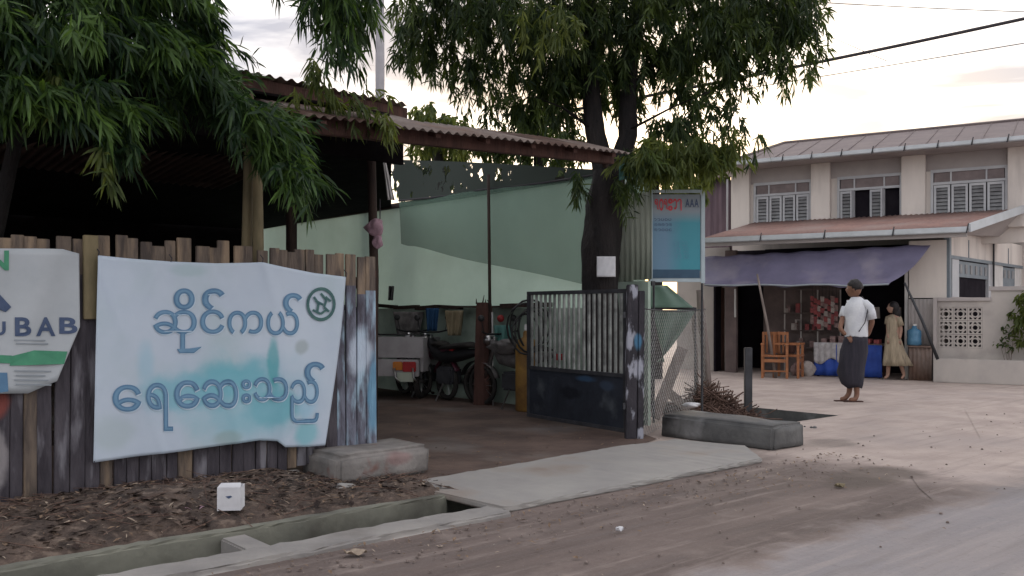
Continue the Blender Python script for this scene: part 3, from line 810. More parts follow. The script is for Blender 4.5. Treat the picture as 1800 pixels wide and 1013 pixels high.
# low dark sheet roof further in, its sheets starting ever deeper towards the green wall
def zin(a, b): return 2.93 + .012 * (6 - b)
a = -8.0
while a < 4.05:
    a2 = min(a + .3, 4.05)
    for cut in (.28, .46):
        if a < cut - .001 < a2: a2 = cut
    vs0 = max(.55, su(688, 400, a)[0])
    vs1 = max(.55, su(688, 400, a2)[0])
    hole = .27 < (a + a2) / 2 < .47
    for c0_, c1_, d0_, d1_ in (((vs0, vs1, 4.7, 4.7), (5.2, 5.2, 10.8, 10.8)) if hole else ((vs0, vs1, 10.8, 10.8),)):
        MB().prism([S(a, c0_, zin(a, c0_)), S(a2 - .004, c1_, zin(a, c1_)), S(a2 - .004, d0_, zin(a, d0_)), S(a, d1_, zin(a, d1_))], Vector((0, 0, .02))).build('ceiling_board', 'gloom', shed)
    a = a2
MB().box(lambda a, b, c: S(a, b, zmr(a, b) - .03 + c), -8, ma1, .87, .9, -.5, 0).build('front_board', 'gloom', shed)
MB().box(S, -8.05, -8, .1, 12.5, 0, .9).build('unseen_end_wall', 'gloom', shed)  # unseen; kept low so light enters the shed from the side
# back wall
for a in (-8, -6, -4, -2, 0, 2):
    MB().box(S, a, a + 2.0, 10.8 + (a % 4) * .01, 10.83, 0, 3.0).build('wall_board', 'gloom', shed)
for px, v_, zt in ((515, 4.2, 2.95), ):
    uu = sl(px, 430, v_)[0]
    MB().box(S, uu - .05, uu + .06, v_, v_ + .1, 0, zt).build('post', 'darkwood', shed, bevel=.008)
uu = sl(655, 430, 1.6)[0]
MB().tube([S(uu, 1.6, 0), S(uu + .02, 1.6, 1.6), S(uu - .02, 1.6, 2.95)], [.045, .045, .045], 8).build('post', 'darkwood', shed, smooth=True)
# things hanging by that post
def crumple(name, c, r, m, parent=None, seed=0, n=10, sx=1, sy=1, sz=1, jit=.35):
    rd = random.Random(seed); mb = MB(); rings = []
    ph = [rd.uniform(0, 6) for _ in range(6)]
    for i in range(n + 1):
        t_ = math.pi * i / n; ring_ = []
        for j in range(14):
            a_ = 2 * math.pi * j / 14
            q = 1 + jit * (math.sin(3 * a_ + ph[0] + 2 * t_) * .4 + math.sin(5 * a_ + ph[1] - 3 * t_) * .3 + rd.uniform(-.3, .3))
            rr = max(.02, math.sin(t_)) * r * q
            ring_.append(Vector(c) + Vector((rr * math.cos(a_) * sx, rr * math.sin(a_) * sy, -math.cos(t_) * r * sz)))
        rings.append(ring_)
    mb.rings(rings)
    return mb.build(name, m, parent, smooth=True)
q = S(uu, 1.5, 0); zb = P(661, 407, q.y).z
fl = thing('cloth_bundle', Vector((q.x, q.y, zb)), 'pink cloth bundle hanging on the shed post above the fence end', 'bundle')
crumple('cloth', P(661, 400, q.y - .1), .075, 'pink', fl, 3, sz=1.2, jit=.7)
crumple('tassel', P(664, 425, q.y - .1), .045, 'pink', fl, 4, sz=1.6, jit=.8)
MB().tube([P(668, 385, q.y - .1), P(668, 350, q.y - .08)], .006, 5).build('cord', 'cable', fl)
def hang(name, p0, p1, wtop, wbot, m, label, cat, n=10, fold=.02, seed=1, group=None):
    rd = random.Random(seed)
    ax = Vector((1, 0, 0))
    def fn(a_, b_):
        c = p0.lerp(p1, b_); wd = wtop * (1 - b_) + wbot * b_
        return c + ax * (a_ - .5) * wd + Vector((0, fold * math.sin(a_ * 14 + seed + b_ * 2), 0))
    o = MB().grid(fn, 14, n).build(name, m, None, smooth=True, solid=.004)
    return tag(o, label, cat, group)
hang('plastic_strip', P(674, 275, 9.6), P(688, 352, 9.5), .025, .075, 'white', 'white plastic strip hanging beside the shed post under the roof', 'plastic strip', fold=.015)
hang('black_bag', P(688, 503, 9.8), P(687, 528, 9.8), .06, .055, 'blackplastic', 'small black bag hanging beside the fence end', 'bag')

# ------------------------------------------------------------------ green wall along the yard
WU = 4.1
gw = thing('green_wall', S(WU, 6, 0), 'pale green yard wall running back under the shed roof', 'wall')
a = .78
wall_w = 1.22; k = 0
while a < 12.6:
    a2 = min(a + wall_w, 12.6)
    MB().grid(lambda s_, t_, a=a, a2=a2: S(WU + .02 + .008 * math.sin((a + (a2 - a) * s_) * 2.3 + t_ * 3), a + (a2 - a) * s_, 1.30 + 1.61 * t_), 10, 8).build('panel', 'greenwall', gw, smooth=True)
    a = a2; k += 1
MB().box(S, WU - .02, WU + .12, .78, 12.6, 0, 1.305).build('lower_wall', 'greenlow', gw)
MB().box(S, WU - .05, WU + .05, .8, 12.6, 2.90, 2.97).build('top_rail', 'darkwood', gw)
# uneven ledge of old boards at breast height
rd = random.Random(5); a = 2.3
while a < 9:
    ln = rd.uniform(.5, 1.1); zz = 1.29 + rd.uniform(-.025, .03)
    MB().box(lambda p, q, c: S(p, q, c + .02 * math.sin(q * 3)), WU - rd.uniform(.1, .2), WU - .022, a, a + ln, zz, zz + rd.uniform(.03, .06)).build('ledge_board', 'darkwood', gw)
    a += ln * rd.choice((1.0, 1.02))
# pale green corrugated sheets at the street end of the wall
va, _ = su(1086, 450, 4.0)
sg = thing('corrugated_end_panel', S(3.9, .5, 0), 'pale green corrugated metal panel between the tree trunk and the blue signboard', 'panel')
p_a = P(1082, 400, 10.6); p_b = P(1146, 400, 10.1)
dirn = (p_b - p_a); dirn.z = 0; ln = dirn.length; dirn.normalize(); nrm = Vector((dirn.y, -dirn.x, 0))
def cf(a, b, c): return Vector((p_a.x, p_a.y, 0)) + dirn * a + nrm * b + Vector((0, 0, c))
def corr_wall(parent, name, fr, a0, a1, z0, z1, m, pitch=.076, amp=.009):
    n = max(2, int(round((a1 - a0) / pitch * 6)))
    return MB().grid(lambda s_, t_: fr(a0 + (a1 - a0) * s_, amp * math.sin(2 * math.pi * (a0 + (a1 - a0) * s_) / pitch), z0 + (z1 - z0) * t_), n, 2).build(name, m, parent, smooth=True, solid=.0015)
corr_wall(sg, 'sheet', cf, 0, ln * .5, 1.6, 2.75, 'greensheet', pitch=.085, amp=.01)
corr_wall(sg, 'sheet', lambda a, b, c: cf(a, b - .006, c), ln * .5 - .02, ln, 1.62, 2.6, 'greensheet', pitch=.085, amp=.01)
MB().box(cf, -.05, ln, .02, .06, 0, 1.6).build('lower_board', 'greenlow', sg)
MB().box(cf, -.02, ln, -.05, .0, 1.55, 1.6).build('rail', 'gatedark', sg)

# shade net hanging before the wall
net_pts_t = [(674, 283), (760, 286), (860, 292), (960, 297), (1034, 300)]
net_pts_b = [(696, 428), (722, 433), (800, 450), (900, 473), (1034, 503)]
def npos(x, y, k_):
    v_, z_ = su(x, y, WU - .14 - .06 * math.sin(x * .02) * k_)
    return S(WU - .14 - .06 * math.sin(x * .02 + y * .01) * k_, v_, z_)
def nsurf(a_, b_):
    p = along(net_pts_t, a_); q = along(net_pts_b, a_)
    return npos(p[0] * (1 - b_) + q[0] * b_, p[1] * (1 - b_) + q[1] * b_ + 6 * math.sin(a_ * 12) * b_ * (1 - a_), 1)
sn_ = thing('shade_net', npos(860, 335, 1), 'dark green shade net hanging from a rope in front of the pale green wall', 'net')
rope = [(690, 352), (760, 347), (860, 335), (950, 322), (1034, 306)]
def n_up(a_, b_):
    p = along(net_pts_t, a_); q = along(rope, a_); return npos(p[0] * (1 - b_) + q[0] * b_, (p[1] - 4) * (1 - b_) + q[1] * b_, 1)
def n_lo(a_, b_):
    p = along(rope, a_); q = along(net_pts_b, a_)
    return npos(p[0] * (1 - b_) + q[0] * b_, p[1] * (1 - b_) + q[1] * b_ + 1.5 * math.sin(a_ * 14) * b_ * (1 - a_), 1)
MB().grid(n_up, 60, 8).build('upper_net', 'netdark', sn_, smooth=True)
MB().grid(n_lo, 60, 14).build('lower_net', 'net', sn_, smooth=True)
MB().tube([npos(x, y, 1) for x, y in rope], .014, 6).build('rope', 'cable', sn_)

# yard post with a thin pole beside it
yp = thing('yard_post', S(4.02, 3.6, 0), 'thick red brown wooden post standing in the middle of the yard', 'post')
q0 = Vector((P(850, 600, 12.25).x, 12.25, 0))
yr = [(-.125, -.05), (-.12, .06), (0, .08), (.11, .05), (.12, -.06), (0, -.09)]
MB().rings([[q0 + Vector((x * s_ + dx, y * s_, z)) for x, y in yr] for z, s_, dx in ((0, 1.08, 0), (.4, 1, .0), (.9, .97, .01), (1.3, .9, .012), (1.38, .8, .01))]).build('post', 'brownwood', yp, bevel=.004)
MB().tube([q0 + Vector((.1, -.1, .02)), q0 + Vector((.085, -.08, 1.5)), q0 + Vector((.065, 0, 3.1))], .022, 7).build('thin_pole', 'darkwood', yp, smooth=True)
MB().tube([q0 + Vector((.13, -.12, .0)), q0 + Vector((.12, -.12, 1.25))], .012, 6).build('pipe', 'wire', yp, smooth=True)
rd = random.Random(2)
mb = MB()
for i in range(6):
    b_ = q0 + Vector((rd.uniform(-.1, .1), rd.uniform(-.05, .05), 1.36)); mb.tube([b_, b_ + Vector((rd.uniform(-.05, .05), 0, rd.uniform(.05, .12)))], [.012, .004], 5)
mb.build('splinters', 'darkwood', yp)

# clothes and things along the ledge
def wall_hang(px0, px1, py0, py1, m, name, label, cat, seed):
    v0_, zt = su((px0 + px1) / 2, py0, WU - .25); zb_ = su((px0 + px1) / 2, py1, WU - .25)[1]
    c = S(WU - .25, v0_, 0); wd = (px1 - px0) / FX * c.y
    return hang(name, Vector((c.x, c.y, zt)), Vector((c.x, c.y, zb_)), wd, wd * .7, m, label, cat, seed=seed, fold=.03)
wall_hang(748, 772, 542, 582, 'bluecloth', 'blue_cloth', 'dark blue cloth hanging from the ledge of the green wall', 'cloth', 2)
wall_hang(782, 815, 546, 590, 'tan', 'tan_cloth', 'tan rag hanging from the ledge beside the thick yard post', 'cloth', 5)
wall_hang(868, 902, 572, 618, 'teal', 'teal_cloth', 'teal cloth hanging between the yard post and the yellow cylinder', 'cloth', 3)
wall_hang(690, 745, 548, 590, 'greycloth', 'grey_cloth', 'grey green rag hanging over the white cargo body', 'cloth', 7)
v_, z_ = su(882, 560, WU - .1)
tag(crumple('red_ball', S(WU - .12, v_, z_), .05, 'red', None, 8, jit=.08), 'small red float hung on the wall right of the yard post', 'float')

# ------------------------------------------------------------------ motor tricycle (rear end shows beside the fence)
tcy = G(700, 700); tc0 = Vector((-1.80, 12.9, 0))
tri = thing('cargo_tricycle', tc0, 'white cargo tricycle whose tail lamps show behind the fence end', 'tricycle', rz=R(-14))
def T(x, y, z): return basis(tri) @ Vector((x, y, z))
MB().box(T, -.62, .50, .0, .06, .34, .58).build('tail_panel', 'truckwhite', tri, bevel=.01)
MB().box(T, -.62, .56, .03, .07, .60, .90).build('tailgate', 'truckwhite', tri, bevel=.012)
MB().box(T, -.62, -.57, .05, 1.3, .40, .88).build('side_panel', 'truckwhite', tri, bevel=.01)
MB().box(T, .49, .54, .08, 1.3, .40, .88).build('side_panel', 'truckwhite', tri, bevel=.01)
MB().box(T, -.6, .5, .07, 1.3, .38, .43).build('cargo_floor', 'blackplastic', tri)
MB().tube([T(-.62, .04, .93), T(.52, .04, .93), T(.56, .3, .92), T(.6, .9, .7)], .012, 6).build('rail', 'blackplastic', tri, smooth=True)
o = MB().box(T, .13, .27, -.04, 0, .43, .55).build('tail_lamp', 'amber', tri, bevel=.01)
o = MB().box(T, .275, .47, -.04, 0, .41, .55).build('tail_lamp', 'redplastic', tri, bevel=.01)
MB().box(T, -.55, -.36, -.04, 0, .41, .55).build('tail_lamp', 'redplastic', tri, bevel=.01)
MB().box(T, .2, .44, -.05, -.01, .27, .40).build('number_plate', 'greensheet', tri, bevel=.005)
for x in (.19, .46): MB().tube([T(x - .03, -.04, .46), T(x, -.09, .34), T(x + .05, -.07, .26)], .014, 6).build('bumper_bar', 'chrome', tri, smooth=True)
def wheel(parent, T_, cx_, cy_, r, wd, spokes=8):
    """wheel in the local y-z plane"""
    def torus(R0, r0, wdt, m, name, n=24, k=8):
        rings = []
        for i in range(n + 1):
            a_ = 2 * math.pi * i / n
            rings.append([T_(cx_ + wdt * math.cos(2 * math.pi * j / k), cy_ + (R0 + r0 * math.sin(2 * math.pi * j / k)) * math.cos(a_), r + (R0 + r0 * math.sin(2 * math.pi * j / k)) * math.sin(a_)) for j in range(k)])
        return MB().rings(rings, close=False).build(name, m, parent, smooth=True)
    w_ = torus(r - wd * .5, wd * .5, wd * .5, 'rubber', 'wheel')
    rings = []
    mb = MB()
    for i in range(spokes):
        a_ = 2 * math.pi * i / spokes
        mb.bar(T_(cx_, cy_, r), T_(cx_, cy_ + (r - wd) * math.cos(a_), r + (r - wd) * math.sin(a_)), .008)
    mb.tube([T_(cx_ - .05, cy_, r), T_(cx_ + .05, cy_, r)], .035, 10)
    rr = mb.build('spokes', 'chrome', w_)
    return w_
wheel(tri, T, -.5, .35, .26, .09); wheel(tri, T, .42, .35, .26, .09)
wheel(tri, T, 0, 2.2, .26, .08)
MB().bar(T(0, 1.2, .45), T(0, 1.9, .5), .07).build('frame', 'maroon', tri)
MB().tube([T(0, 1.9, .75), T(0, 2.2, .26)], .02, 8).build('fork', 'chrome', tri)
MB().box(T, -.16, .16, 1.3, 1.75, .62, .74).build('seat', 'blackplastic', tri, bevel=.03)
MB().tube([T(-.34, 1.8, 1.0), T(-.2, 1.92, .98), T(.2, 1.92, .98), T(.34, 1.8, 1.0)], .013, 7).build('handlebar', 'chrome', tri, smooth=True)

# ------------------------------------------------------------------ motorcycles
def motorcycle(loc, rz, label, body='blackplastic'):
    mo = thing('motorcycle', loc, label, 'motorcycle', 'motorcycles parked in the yard', rz=rz)
    def T_(x, y, z): return basis(mo) @ Vector((x, y, z))
    wheel(mo, T_, 0, -.60, .27, .075, 10); wheel(mo, T_, 0, .62, .27, .065, 10)
    MB().tube([T_(0, .62, .27), T_(0, .42, .72), T_(0, .36, .92)], [.03, .028, .026], 8).build('fork', 'chrome', mo, smooth=True)
    sec = [(-.72, .74, .03, .02), (-.6, .70, .09, .05), (-.3, .66, .11, .09), (0, .62, .10, .10), (.25, .66, .09, .10), (.38, .82, .08, .08), (.44, .86, .03, .03)]
    MB().rings([[T_(w_ * math.cos(a_), y, z + h_ * math.sin(a_)) for a_ in [2 * math.pi * j / 12 for j in range(12)]] for y, z, w_, h_ in sec]).build('body', body, mo, smooth=True)
    sec = [(-.62, .78, .07, .02), (-.45, .80, .12, .045), (-.1, .765, .13, .045), (.12, .74, .08, .03)]
    MB().rings([[T_(w_ * math.cos(a_), y, z + h_ * math.sin(a_)) for a_ in [2 * math.pi * j / 12 for j in range(12)]] for y, z, w_, h_ in sec]).build('seat', 'rubber', mo, smooth=True)
    MB().box(T_, -.11, .11, -.18, .16, .24, .48).build('engine', 'gatedark', mo, bevel=.03)
    MB().tube([T_(.12, .1, .3), T_(.13, -.3, .24), T_(.14, -.75, .3)], [.02, .03, .035], 8).build('exhaust', 'chrome', mo, smooth=True)
    MB().tube([T_(-.32, .28, 1.0), T_(-.15, .36, .96), T_(.15, .36, .96), T_(.32, .28, 1.0)], .013, 7).build('handlebar', 'blackplastic', mo, smooth=True)
    for s_ in (-1, 1):
        MB().tube([T_(.24 * s_, .33, .98), T_(.28 * s_, .33, 1.14)], .007, 5).build('mirror_stalk', 'blackplastic', mo)
        crumple('mirror', T_(.29 * s_, .33, 1.17), .045, 'blackplastic', mo, 1, n=6, jit=0, sy=.4)
    crumple('headlight', T_(0, .5, .88), .075, 'chrome', mo, 2, n=8, jit=0)
    MB().box(T_, -.05, .05, -.82, -.72, .66, .74).build('tail_lamp', 'redplastic', mo, bevel=.01)
    MB().grid(lambda a_, b_: T_((b_ - .5) * .09, -.60 + .32 * math.cos(R(20 + 130 * a_)), .27 + .32 * math.sin(R(20 + 130 * a_))), 10, 2).build('rear_mudguard', body, mo, smooth=True, solid=.004)
    MB().grid(lambda a_, b_: T_((b_ - .5) * .09, .62 + .31 * math.cos(R(30 + 130 * a_)), .27 + .31 * math.sin(R(30 + 130 * a_))), 10, 2).build('front_mudguard', body, mo, smooth=True, solid=.004)
    MB().tube([T_(-.1, 0, .25), T_(-.22, .02, 0.01)], .012, 6).build('side_stand', 'chrome', mo)
    return mo
def by_wall(px, du=.5): return S(WU - du, su(px, 600, WU - du)[0], 0)
motorcycle(by_wall(788, .36), R(46), 'black motorcycle leaning just left of the thick yard post')
motorcycle(by_wall(748, .30), R(36), 'maroon motorcycle between the white tricycle and the black motorcycle', 'maroon')
motorcycle(by_wall(905, .34), R(44), 'dusty grey motorcycle under rags between yard post and yellow cylinder', 'greycloth')
q = G(888, 660)
tag(crumple('rag_heap', by_wall(895, .38) + Vector((0, 0, .80)), .18, 'greycloth', None, 12, sx=1.2, sz=.6, jit=.7), 'heap of grey rags on the motorcycle beside the yellow cylinder', 'rags')
# floor clutter behind the yard
for i, (px, py, r, m_, lab) in enumerate(((742, 690, .12, 'gloom', 'low black bundle on the yard floor beside the tricycle'), (775, 694, .10, 'darkwood', 'small dark bundle on the yard floor under the motorcycles'), (905, 690, .13, 'gloom', 'black bundle on the floor against the yellow cylinder'))):
    g_ = G(px, py); tag(crumple('floor_bundle', g_ + Vector((0, 0, r * .45)), r, m_, None, 20 + i, sx=1.5, sz=.5, jit=.5), lab, 'bundle', 'bundles on the yard floor')

# yellow compressor cylinder with coiled hose
q = Vector((P(926, 600, 11.5).x, 11.5, 0))
cy = thing('air_cylinder', q, 'grimy yellow upright cylinder with black hoses beside the gate', 'cylinder')
prof = [(0, .03), (.0, .13), (.03, .145), (.82, .145), (.90, .11), (.94, .05), (1.0, .045), (1.02, .03)]
MB().rings([[q + Vector((r_ * math.cos(a_), r_ * math.sin(a_), z)) for a_ in [2 * math.pi * j / 20 for j in range(20)]] for z, r_ in prof]).build('tank', 'yellow', cy, smooth=True)
MB().box(lambda a, b, c: q + Vector((a, b, c)), -.03, .05, -.03, .03, 1.02, 1.1).build('valve', 'chrome', cy, bevel=.008)
for i in range(5):
    cc = q + Vector((.04 + .06 * (i % 3 - 1), -.17 + .03 * i, .98 + .03 * i)); pts = []
    for j in range(17):
        a_ = 2 * math.pi * j / 16; pts.append(cc + Vector(((.17 + .02 * i) * math.cos(a_), .05 * math.sin(a_ + i), (.25 + .015 * i) * math.sin(a_))))
    MB().tube(pts, .014, 6, cap=False).build('hose', 'hose', cy, smooth=True)
MB().tube([q + Vector((.2, -.15, 1.05)), q + Vector((.27, -.16, .6)), q + Vector((.24, -.2, .2)), q + Vector((.3, -.3, .02))], .014, 6).build('hose', 'hose', cy, smooth=True)

# ------------------------------------------------------------------ gate
def gl(a, z, o=0):                                    # along the open gate
    p0 = G(1102, 770); p1 = Vector((P(928, 600, 10.5).x, 10.5, 0))
    d_ = (p1 - p0); d_.z = 0; L_ = d_.length; d_.normalize(); n_ = Vector((-d_.y, d_.x, 0))
    return p0 + d_ * a + n_ * o + Vector((0, 0, z)), L_
GL = gl(0, 0)[1]
gf = lambda a, b, c: gl(a, c, b)[0]
gate = thing('metal_gate', gf(0, 0, 0), 'dark blue metal gate of upright bars over a solid sheet, standing open', 'gate')
ztop = lambda a: 1.47 + (1.46 - 1.47) * a / GL
MB().box(gf, .0, GL, -.02, .02, 1.45, 1.49).build('top_rail', 'gatedark', gate, bevel=.004)
MB().box(gf, .0, GL, -.02, .02, .60, .64).build('middle_rail', 'gatedark', gate, bevel=.004)
MB().box(gf, .0, GL, -.02, .02, .05, .09).build('bottom_rail', 'gatedark', gate, bevel=.004)
MB().box(gf, .0, .04, -.02, .02, .09, 1.45).build('end_stile', 'gatedark', gate, bevel=.004)
MB().box(gf, GL - .04, GL, -.02, .02, .09, 1.45).build('end_stile', 'gatedark', gate, bevel=.004)
MB().box(gf, .04, GL - .04, -.006, .006, .09, .60).build('sheet', 'gate', gate)
nb = 19
b0_ = MB().box(gf, .075, .098, -.012, .012, .64, 1.45).build('bar', 'gatebar', gate)
dd = (gf(1, 0, 0) - gf(0, 0, 0))
rep(b0_, [dd * (.0 + i * (GL - .17) / (nb - 1)) for i in range(1, nb)])
add_blobs(M['gate'], [(tuple(gf(.65, 0, .55)), (.14, .2, .04), (.04, .09, .17), .7, .5), (tuple(gf(.3, 0, .5)), (.1, .15, .06), (.05, .075, .12), .6, .5), (tuple(gf(.9, 0, .38)), (.16, .25, .08), (.008, .010, .016), .8, .4)])
# gate posts: two dark posts with flaking pale paint
M['postflake'] = mat('dark post with flaking pale paint', (.05, .045, .055), (.025, .024, .03), 5, stretch=(2, 2, .8), bump=.4, c3=(.33, .34, .40), s3=4.5, p3=(.56, .63))
add_blobs(M['postflake'], [(tuple(P(1122, 600, 9)), (.05, .2, .09), (.07, .20, .34), .8, .4)])
q = G(1113, 773)
gp = thing('gate_post', q, 'square dark gate post with flaking blue and white paint', 'post')
MB().box(lambda a, b, c: q + Vector((a + .012 * c, b, c)), -.075, .035, .0, .11, 0, 1.53).build('shaft', M['postflake'], gp, bevel=.008)
MB().box(lambda a, b, c: q + Vector((a + .01 * c, b, c)), .045, .105, .02, .10, 0, 1.47).build('side_board', M['postflake'], gp, bevel=.006)
MB().box(lambda a, b, c: q + Vector((a, b, c)), -.10, -.077, -.01, .03, .3, .36).build('hinge', 'gatedark', gp)
MB().box(lambda a, b, c: q + Vector((a, b, c)), -.10, -.077, -.01, .03, 1.2, 1.26).build('hinge', 'gatedark', gp)

# ------------------------------------------------------------------ chain link fence
cl0 = Vector((q.x + .12, q.y + .08, 0)); cl1 = P(1240, 545, 11.3); cl1.z = 0
cd = cl1 - cl0; CLL = cd.length; cd.normalize()
clf = lambda a, b, c: cl0 + cd * a + Vector((-cd.y, cd.x, 0)) * b + Vector((0, 0, c))
chain = thing('chain_link_fence', cl0, 'sagging chain link fence between the gate post and the leaning wooden post', 'fence')
mb = MB(); st = .075; zt = 1.28
for i in range(-18, int(CLL / st) + 1):
    for sgn in (1, -1):
        a0 = i * st if sgn > 0 else i * st; pts = []
        # one slanting wire clipped to the field
        x0, z0c = (i * st, .03) if sgn > 0 else (i * st, zt)
        dxz = (zt - .03)
        xa, za, xb, zb2 = x0, z0c, x0 + dxz, (zt if sgn > 0 else .03)
        def clip(xa, za, xb, zb2):
            if xb <= 0 or xa >= CLL: return None
            if xa < 0: t_ = (0 - xa) / (xb - xa); za = za + (zb2 - za) * t_; xa = 0
            if xb > CLL: t_ = (CLL - xa) / (xb - xa); zb2 = za + (zb2 - za) * t_; xb = CLL
            return xa, za, xb, zb2
        c_ = clip(xa, za, xb, zb2)
        if c_: mb.tube([clf(c_[0], .004 * sgn, c_[1]), clf(c_[2], .004 * sgn, c_[3])], .0022, 3, cap=False)
o = mb.build('wire_mesh', 'wire', chain); o['kind'] = 'stuff'
MB().tube([clf(0, 0, 1.29), clf(CLL * .5, 0, 1.26), clf(CLL, 0, 1.29)], .007, 5).build('top_wire', 'gatedark', chain)
def leanpost(px0, py0, px1, py1, y, r, m, label, cat='post', name='wooden_post'):
    p = P(px0, py0, y); b_ = P(px1, py1, y)
    if b_.z < .0: b_.z = 0
    mb = MB(); mid = p.lerp(b_, .5) + Vector((.012, 0, 0)); mid2 = p.lerp(b_, .2) + Vector((-.008, 0, 0))
    mb.tube([b_, mid, mid2, p], [r * 1.05, r, r * .92, r * .8], 8, wob=.08)
    return tag(mb.build(name, m, smooth=True), label, cat)
leanpost(1230, 510, 1246, 722, 11.35, .055, 'twigpale', 'thick leaning wooden post at the far end of the chain link fence')
leanpost(1218, 540, 1226, 700, 11.5, .022, 'twigpale', 'thin stake just left of the thick leaning wooden post', 'stake', 'wooden_stake')
# boards leaning behind the chain link
for i, (x0, y0, x1, y1, yy, wd, lab) in enumerate(((1200, 612, 1150, 735, 10.4, .13, 'broad grey board leaning behind the chain link fence'), (1175, 690, 1228, 735, 10.6, .11, 'short grey board lying low behind the chain link fence'))):
    mb = MB(); a_ = P(x0, y0, yy + .3); b_ = P(x1, y1, yy)
    b_.z = max(b_.z, .02)
    mb.bar(a_, b_, wd, .025, up=Vector((0, -1, .2)))
    tag(mb.build('loose_board', 'twigpale', bevel=.004), lab, 'board')
tag(crumple('white_sack', G(1180, 738) + Vector((.05, .6, .07)), .14, 'greycloth', None, 31, sx=1.5, sz=.6, jit=.6), 'crumpled grey sack on the ground behind the chain link', 'sack')
tag(crumple('plastic_bag', P(1215, 712, 10.3), .06, 'paper', None, 33, sx=1.6, sz=.5, jit=.6), 'small white plastic bag beside the stick heap', 'bag')
# green tarpaulin slung behind it
gt = thing('green_tarpaulin', P(1180, 540, 11), 'green tarpaulin slung from a dark bar behind the chain link fence', 'tarpaulin')
def gtop(a_, b_):
    y_l = 506 - 10 * a_
    p = P(1143 + a_ * 30 * (1 - b_) + a_ * 76 * b_, (502) * (1 - b_) + 541 * b_, 11.1 - .2 * b_)
    return p + Vector((0, .02 * math.sin(a_ * 9), 0))
MB().grid(gtop, 10, 8).build('upper_flap', 'tarp_green', gt, smooth=True, solid=.003)
def glow(a_, b_):
    return P(1146 + a_ * (70 * (1 - b_) ** .8 + 8) + 22 * b_ * (1 - a_), 545 + b_ * 92, 11.0 + .04 * math.sin(a_ * 11 + b_ * 3))
MB().grid(glow, 12, 10).build('lower_flap', 'tarp_green', gt, smooth=True, solid=.003)
MB().tube([P(1143, 541, 10.95), P(1224, 543, 10.95)], .018, 6).build('bar', 'gatedark', gt)
for x in (1145, 1222):
    p_ = P(x, 541, 10.97); MB().tube([p_, Vector((p_.x, p_.y, 0))], .014, 6).build('stake', 'gatedark', gt)

# stick heap
rd = random.Random(9); mb = MB(); c0 = G(1262, 738)
for i in range(650):
    a_ = rd.uniform(0, math.pi); r_ = abs(rd.gauss(0, .28)); px_ = c0.x + .02 + rd.gauss(0, .22); py_ = c0.y + .35 + rd.gauss(0, .25)
    hgt = max(.02, .42 * math.exp(-((px_ - c0.x + .08) / .28) ** 2 - ((py_ - c0.y - .35) / .35) ** 2)) * rd.uniform(.3, 1.0)
    b_ = Vector((px_, py_, hgt)); tilt = rd.gauss(0, .45)
    dr_ = Vector((math.cos(a_) * math.cos(tilt), math.sin(a_) * .6, math.sin(tilt) - .25 * (px_ > c0.x))).normalized() * rd.uniform(.05, .24)
    e1 = b_ - dr_; e2 = b_ + dr_; e1.z = max(e1.z, .01); e2.z = max(e2.z, .01)
    rr = rd.uniform(.003, .009)
    mb.tube([e1, b_ + Vector((0, 0, rd.uniform(-.01, .02))), e2], [rr, rr, rr * .6], 4)
o = mb.build('stick_heap', 'stick'); kind(o, 'stuff'); tag(o, 'heap of dry brown sticks behind the long concrete beam', 'sticks')
mb = MB()
for i in range(120):
    px_ = c0.x + .55 + rd.gauss(0, .13) ; py_ = c0.y - .55 + rd.gauss(0, .12); r_ = rd.uniform(.01, .03)
    p_ = Vector((px_, py_ + (0), r_ * .4)); mb.rings([[p_ + Vector((math.cos(a_) * r_ * s_, math.sin(a_) * r_ * s_, z)) for a_ in [0, 1.3, 2.4, 3.7, 5]] for z, s_ in ((-r_ * .4, 1), (r_ * .2, .9), (r_ * .5, .4))])
o = mb.build('rubble', 'concrete_dark'); kind(o, 'stuff')

# iron stub post
q = G(1315, 733)
ip = thing('stub_post', q, 'short dark iron post standing alone at the edge of the drain pit', 'post')
MB().box(lambda a, b, c: q + Vector((a, b, c)), -.045, .045, -.03, .03, -.02, .83).build('shaft', 'gatedark', ip, bevel=.006)
MB().box(lambda a, b, c: q + Vector((a, b, c)), -.08, .08, -.06, .06, -.02, .02).build('foot', 'concrete_dark', ip, bevel=.006)

# ------------------------------------------------------------------ blue signboard
SY = 10.3
sg_ = thing('signboard', P(1191, 500, SY), 'tall blue framed signboard with red heading standing right of the tree', 'signboard')
def spm(x, y, off=0): return P(x, y, SY - off)
def sbox(x0, y0, x1, y1, d0, d1):
    mb = MB(); mb.prism([P(x0, y0, SY) - Vector((0, d0, 0)), P(x1, y0 + 0, SY) - Vector((0, d0, 0)), P(x1, y1, SY) - Vector((0, d0, 0)), P(x0, y1, SY) - Vector((0, d0, 0))], Vector((0, d1, 0))); return mb
sbox(1146, 342, 1234, 494, 0, .02).build('board', 'signgrey', sg_)
sbox(1142, 334, 1147, 496, .014, .04).build('frame_side', 'signframe', sg_, bevel=.003)
sbox(1232, 334, 1239, 498, .014, .04).build('frame_side', 'signframe', sg_, bevel=.003)
sbox(1147, 334, 1232, 339, .012, .036).build('frame_rail', 'signframe', sg_, bevel=.003)
sbox(1147, 490, 1232, 496, .012, .036).build('frame_rail', 'signframe', sg_, bevel=.003)
M['signgrad'], t, b = new_mat('sign print grading from grey to teal')
N = t.nodes; L = t.links; g = N.new('ShaderNodeNewGeometry'); sx = N.new('ShaderNodeSeparateXYZ'); L.new(g.outputs['Position'], sx.inputs[0])
z0s = P(0, 392, SY).z; z1s = P(0, 372, SY).z; x0s = P(1170, 0, SY).x; x1s = P(1200, 0, SY).x
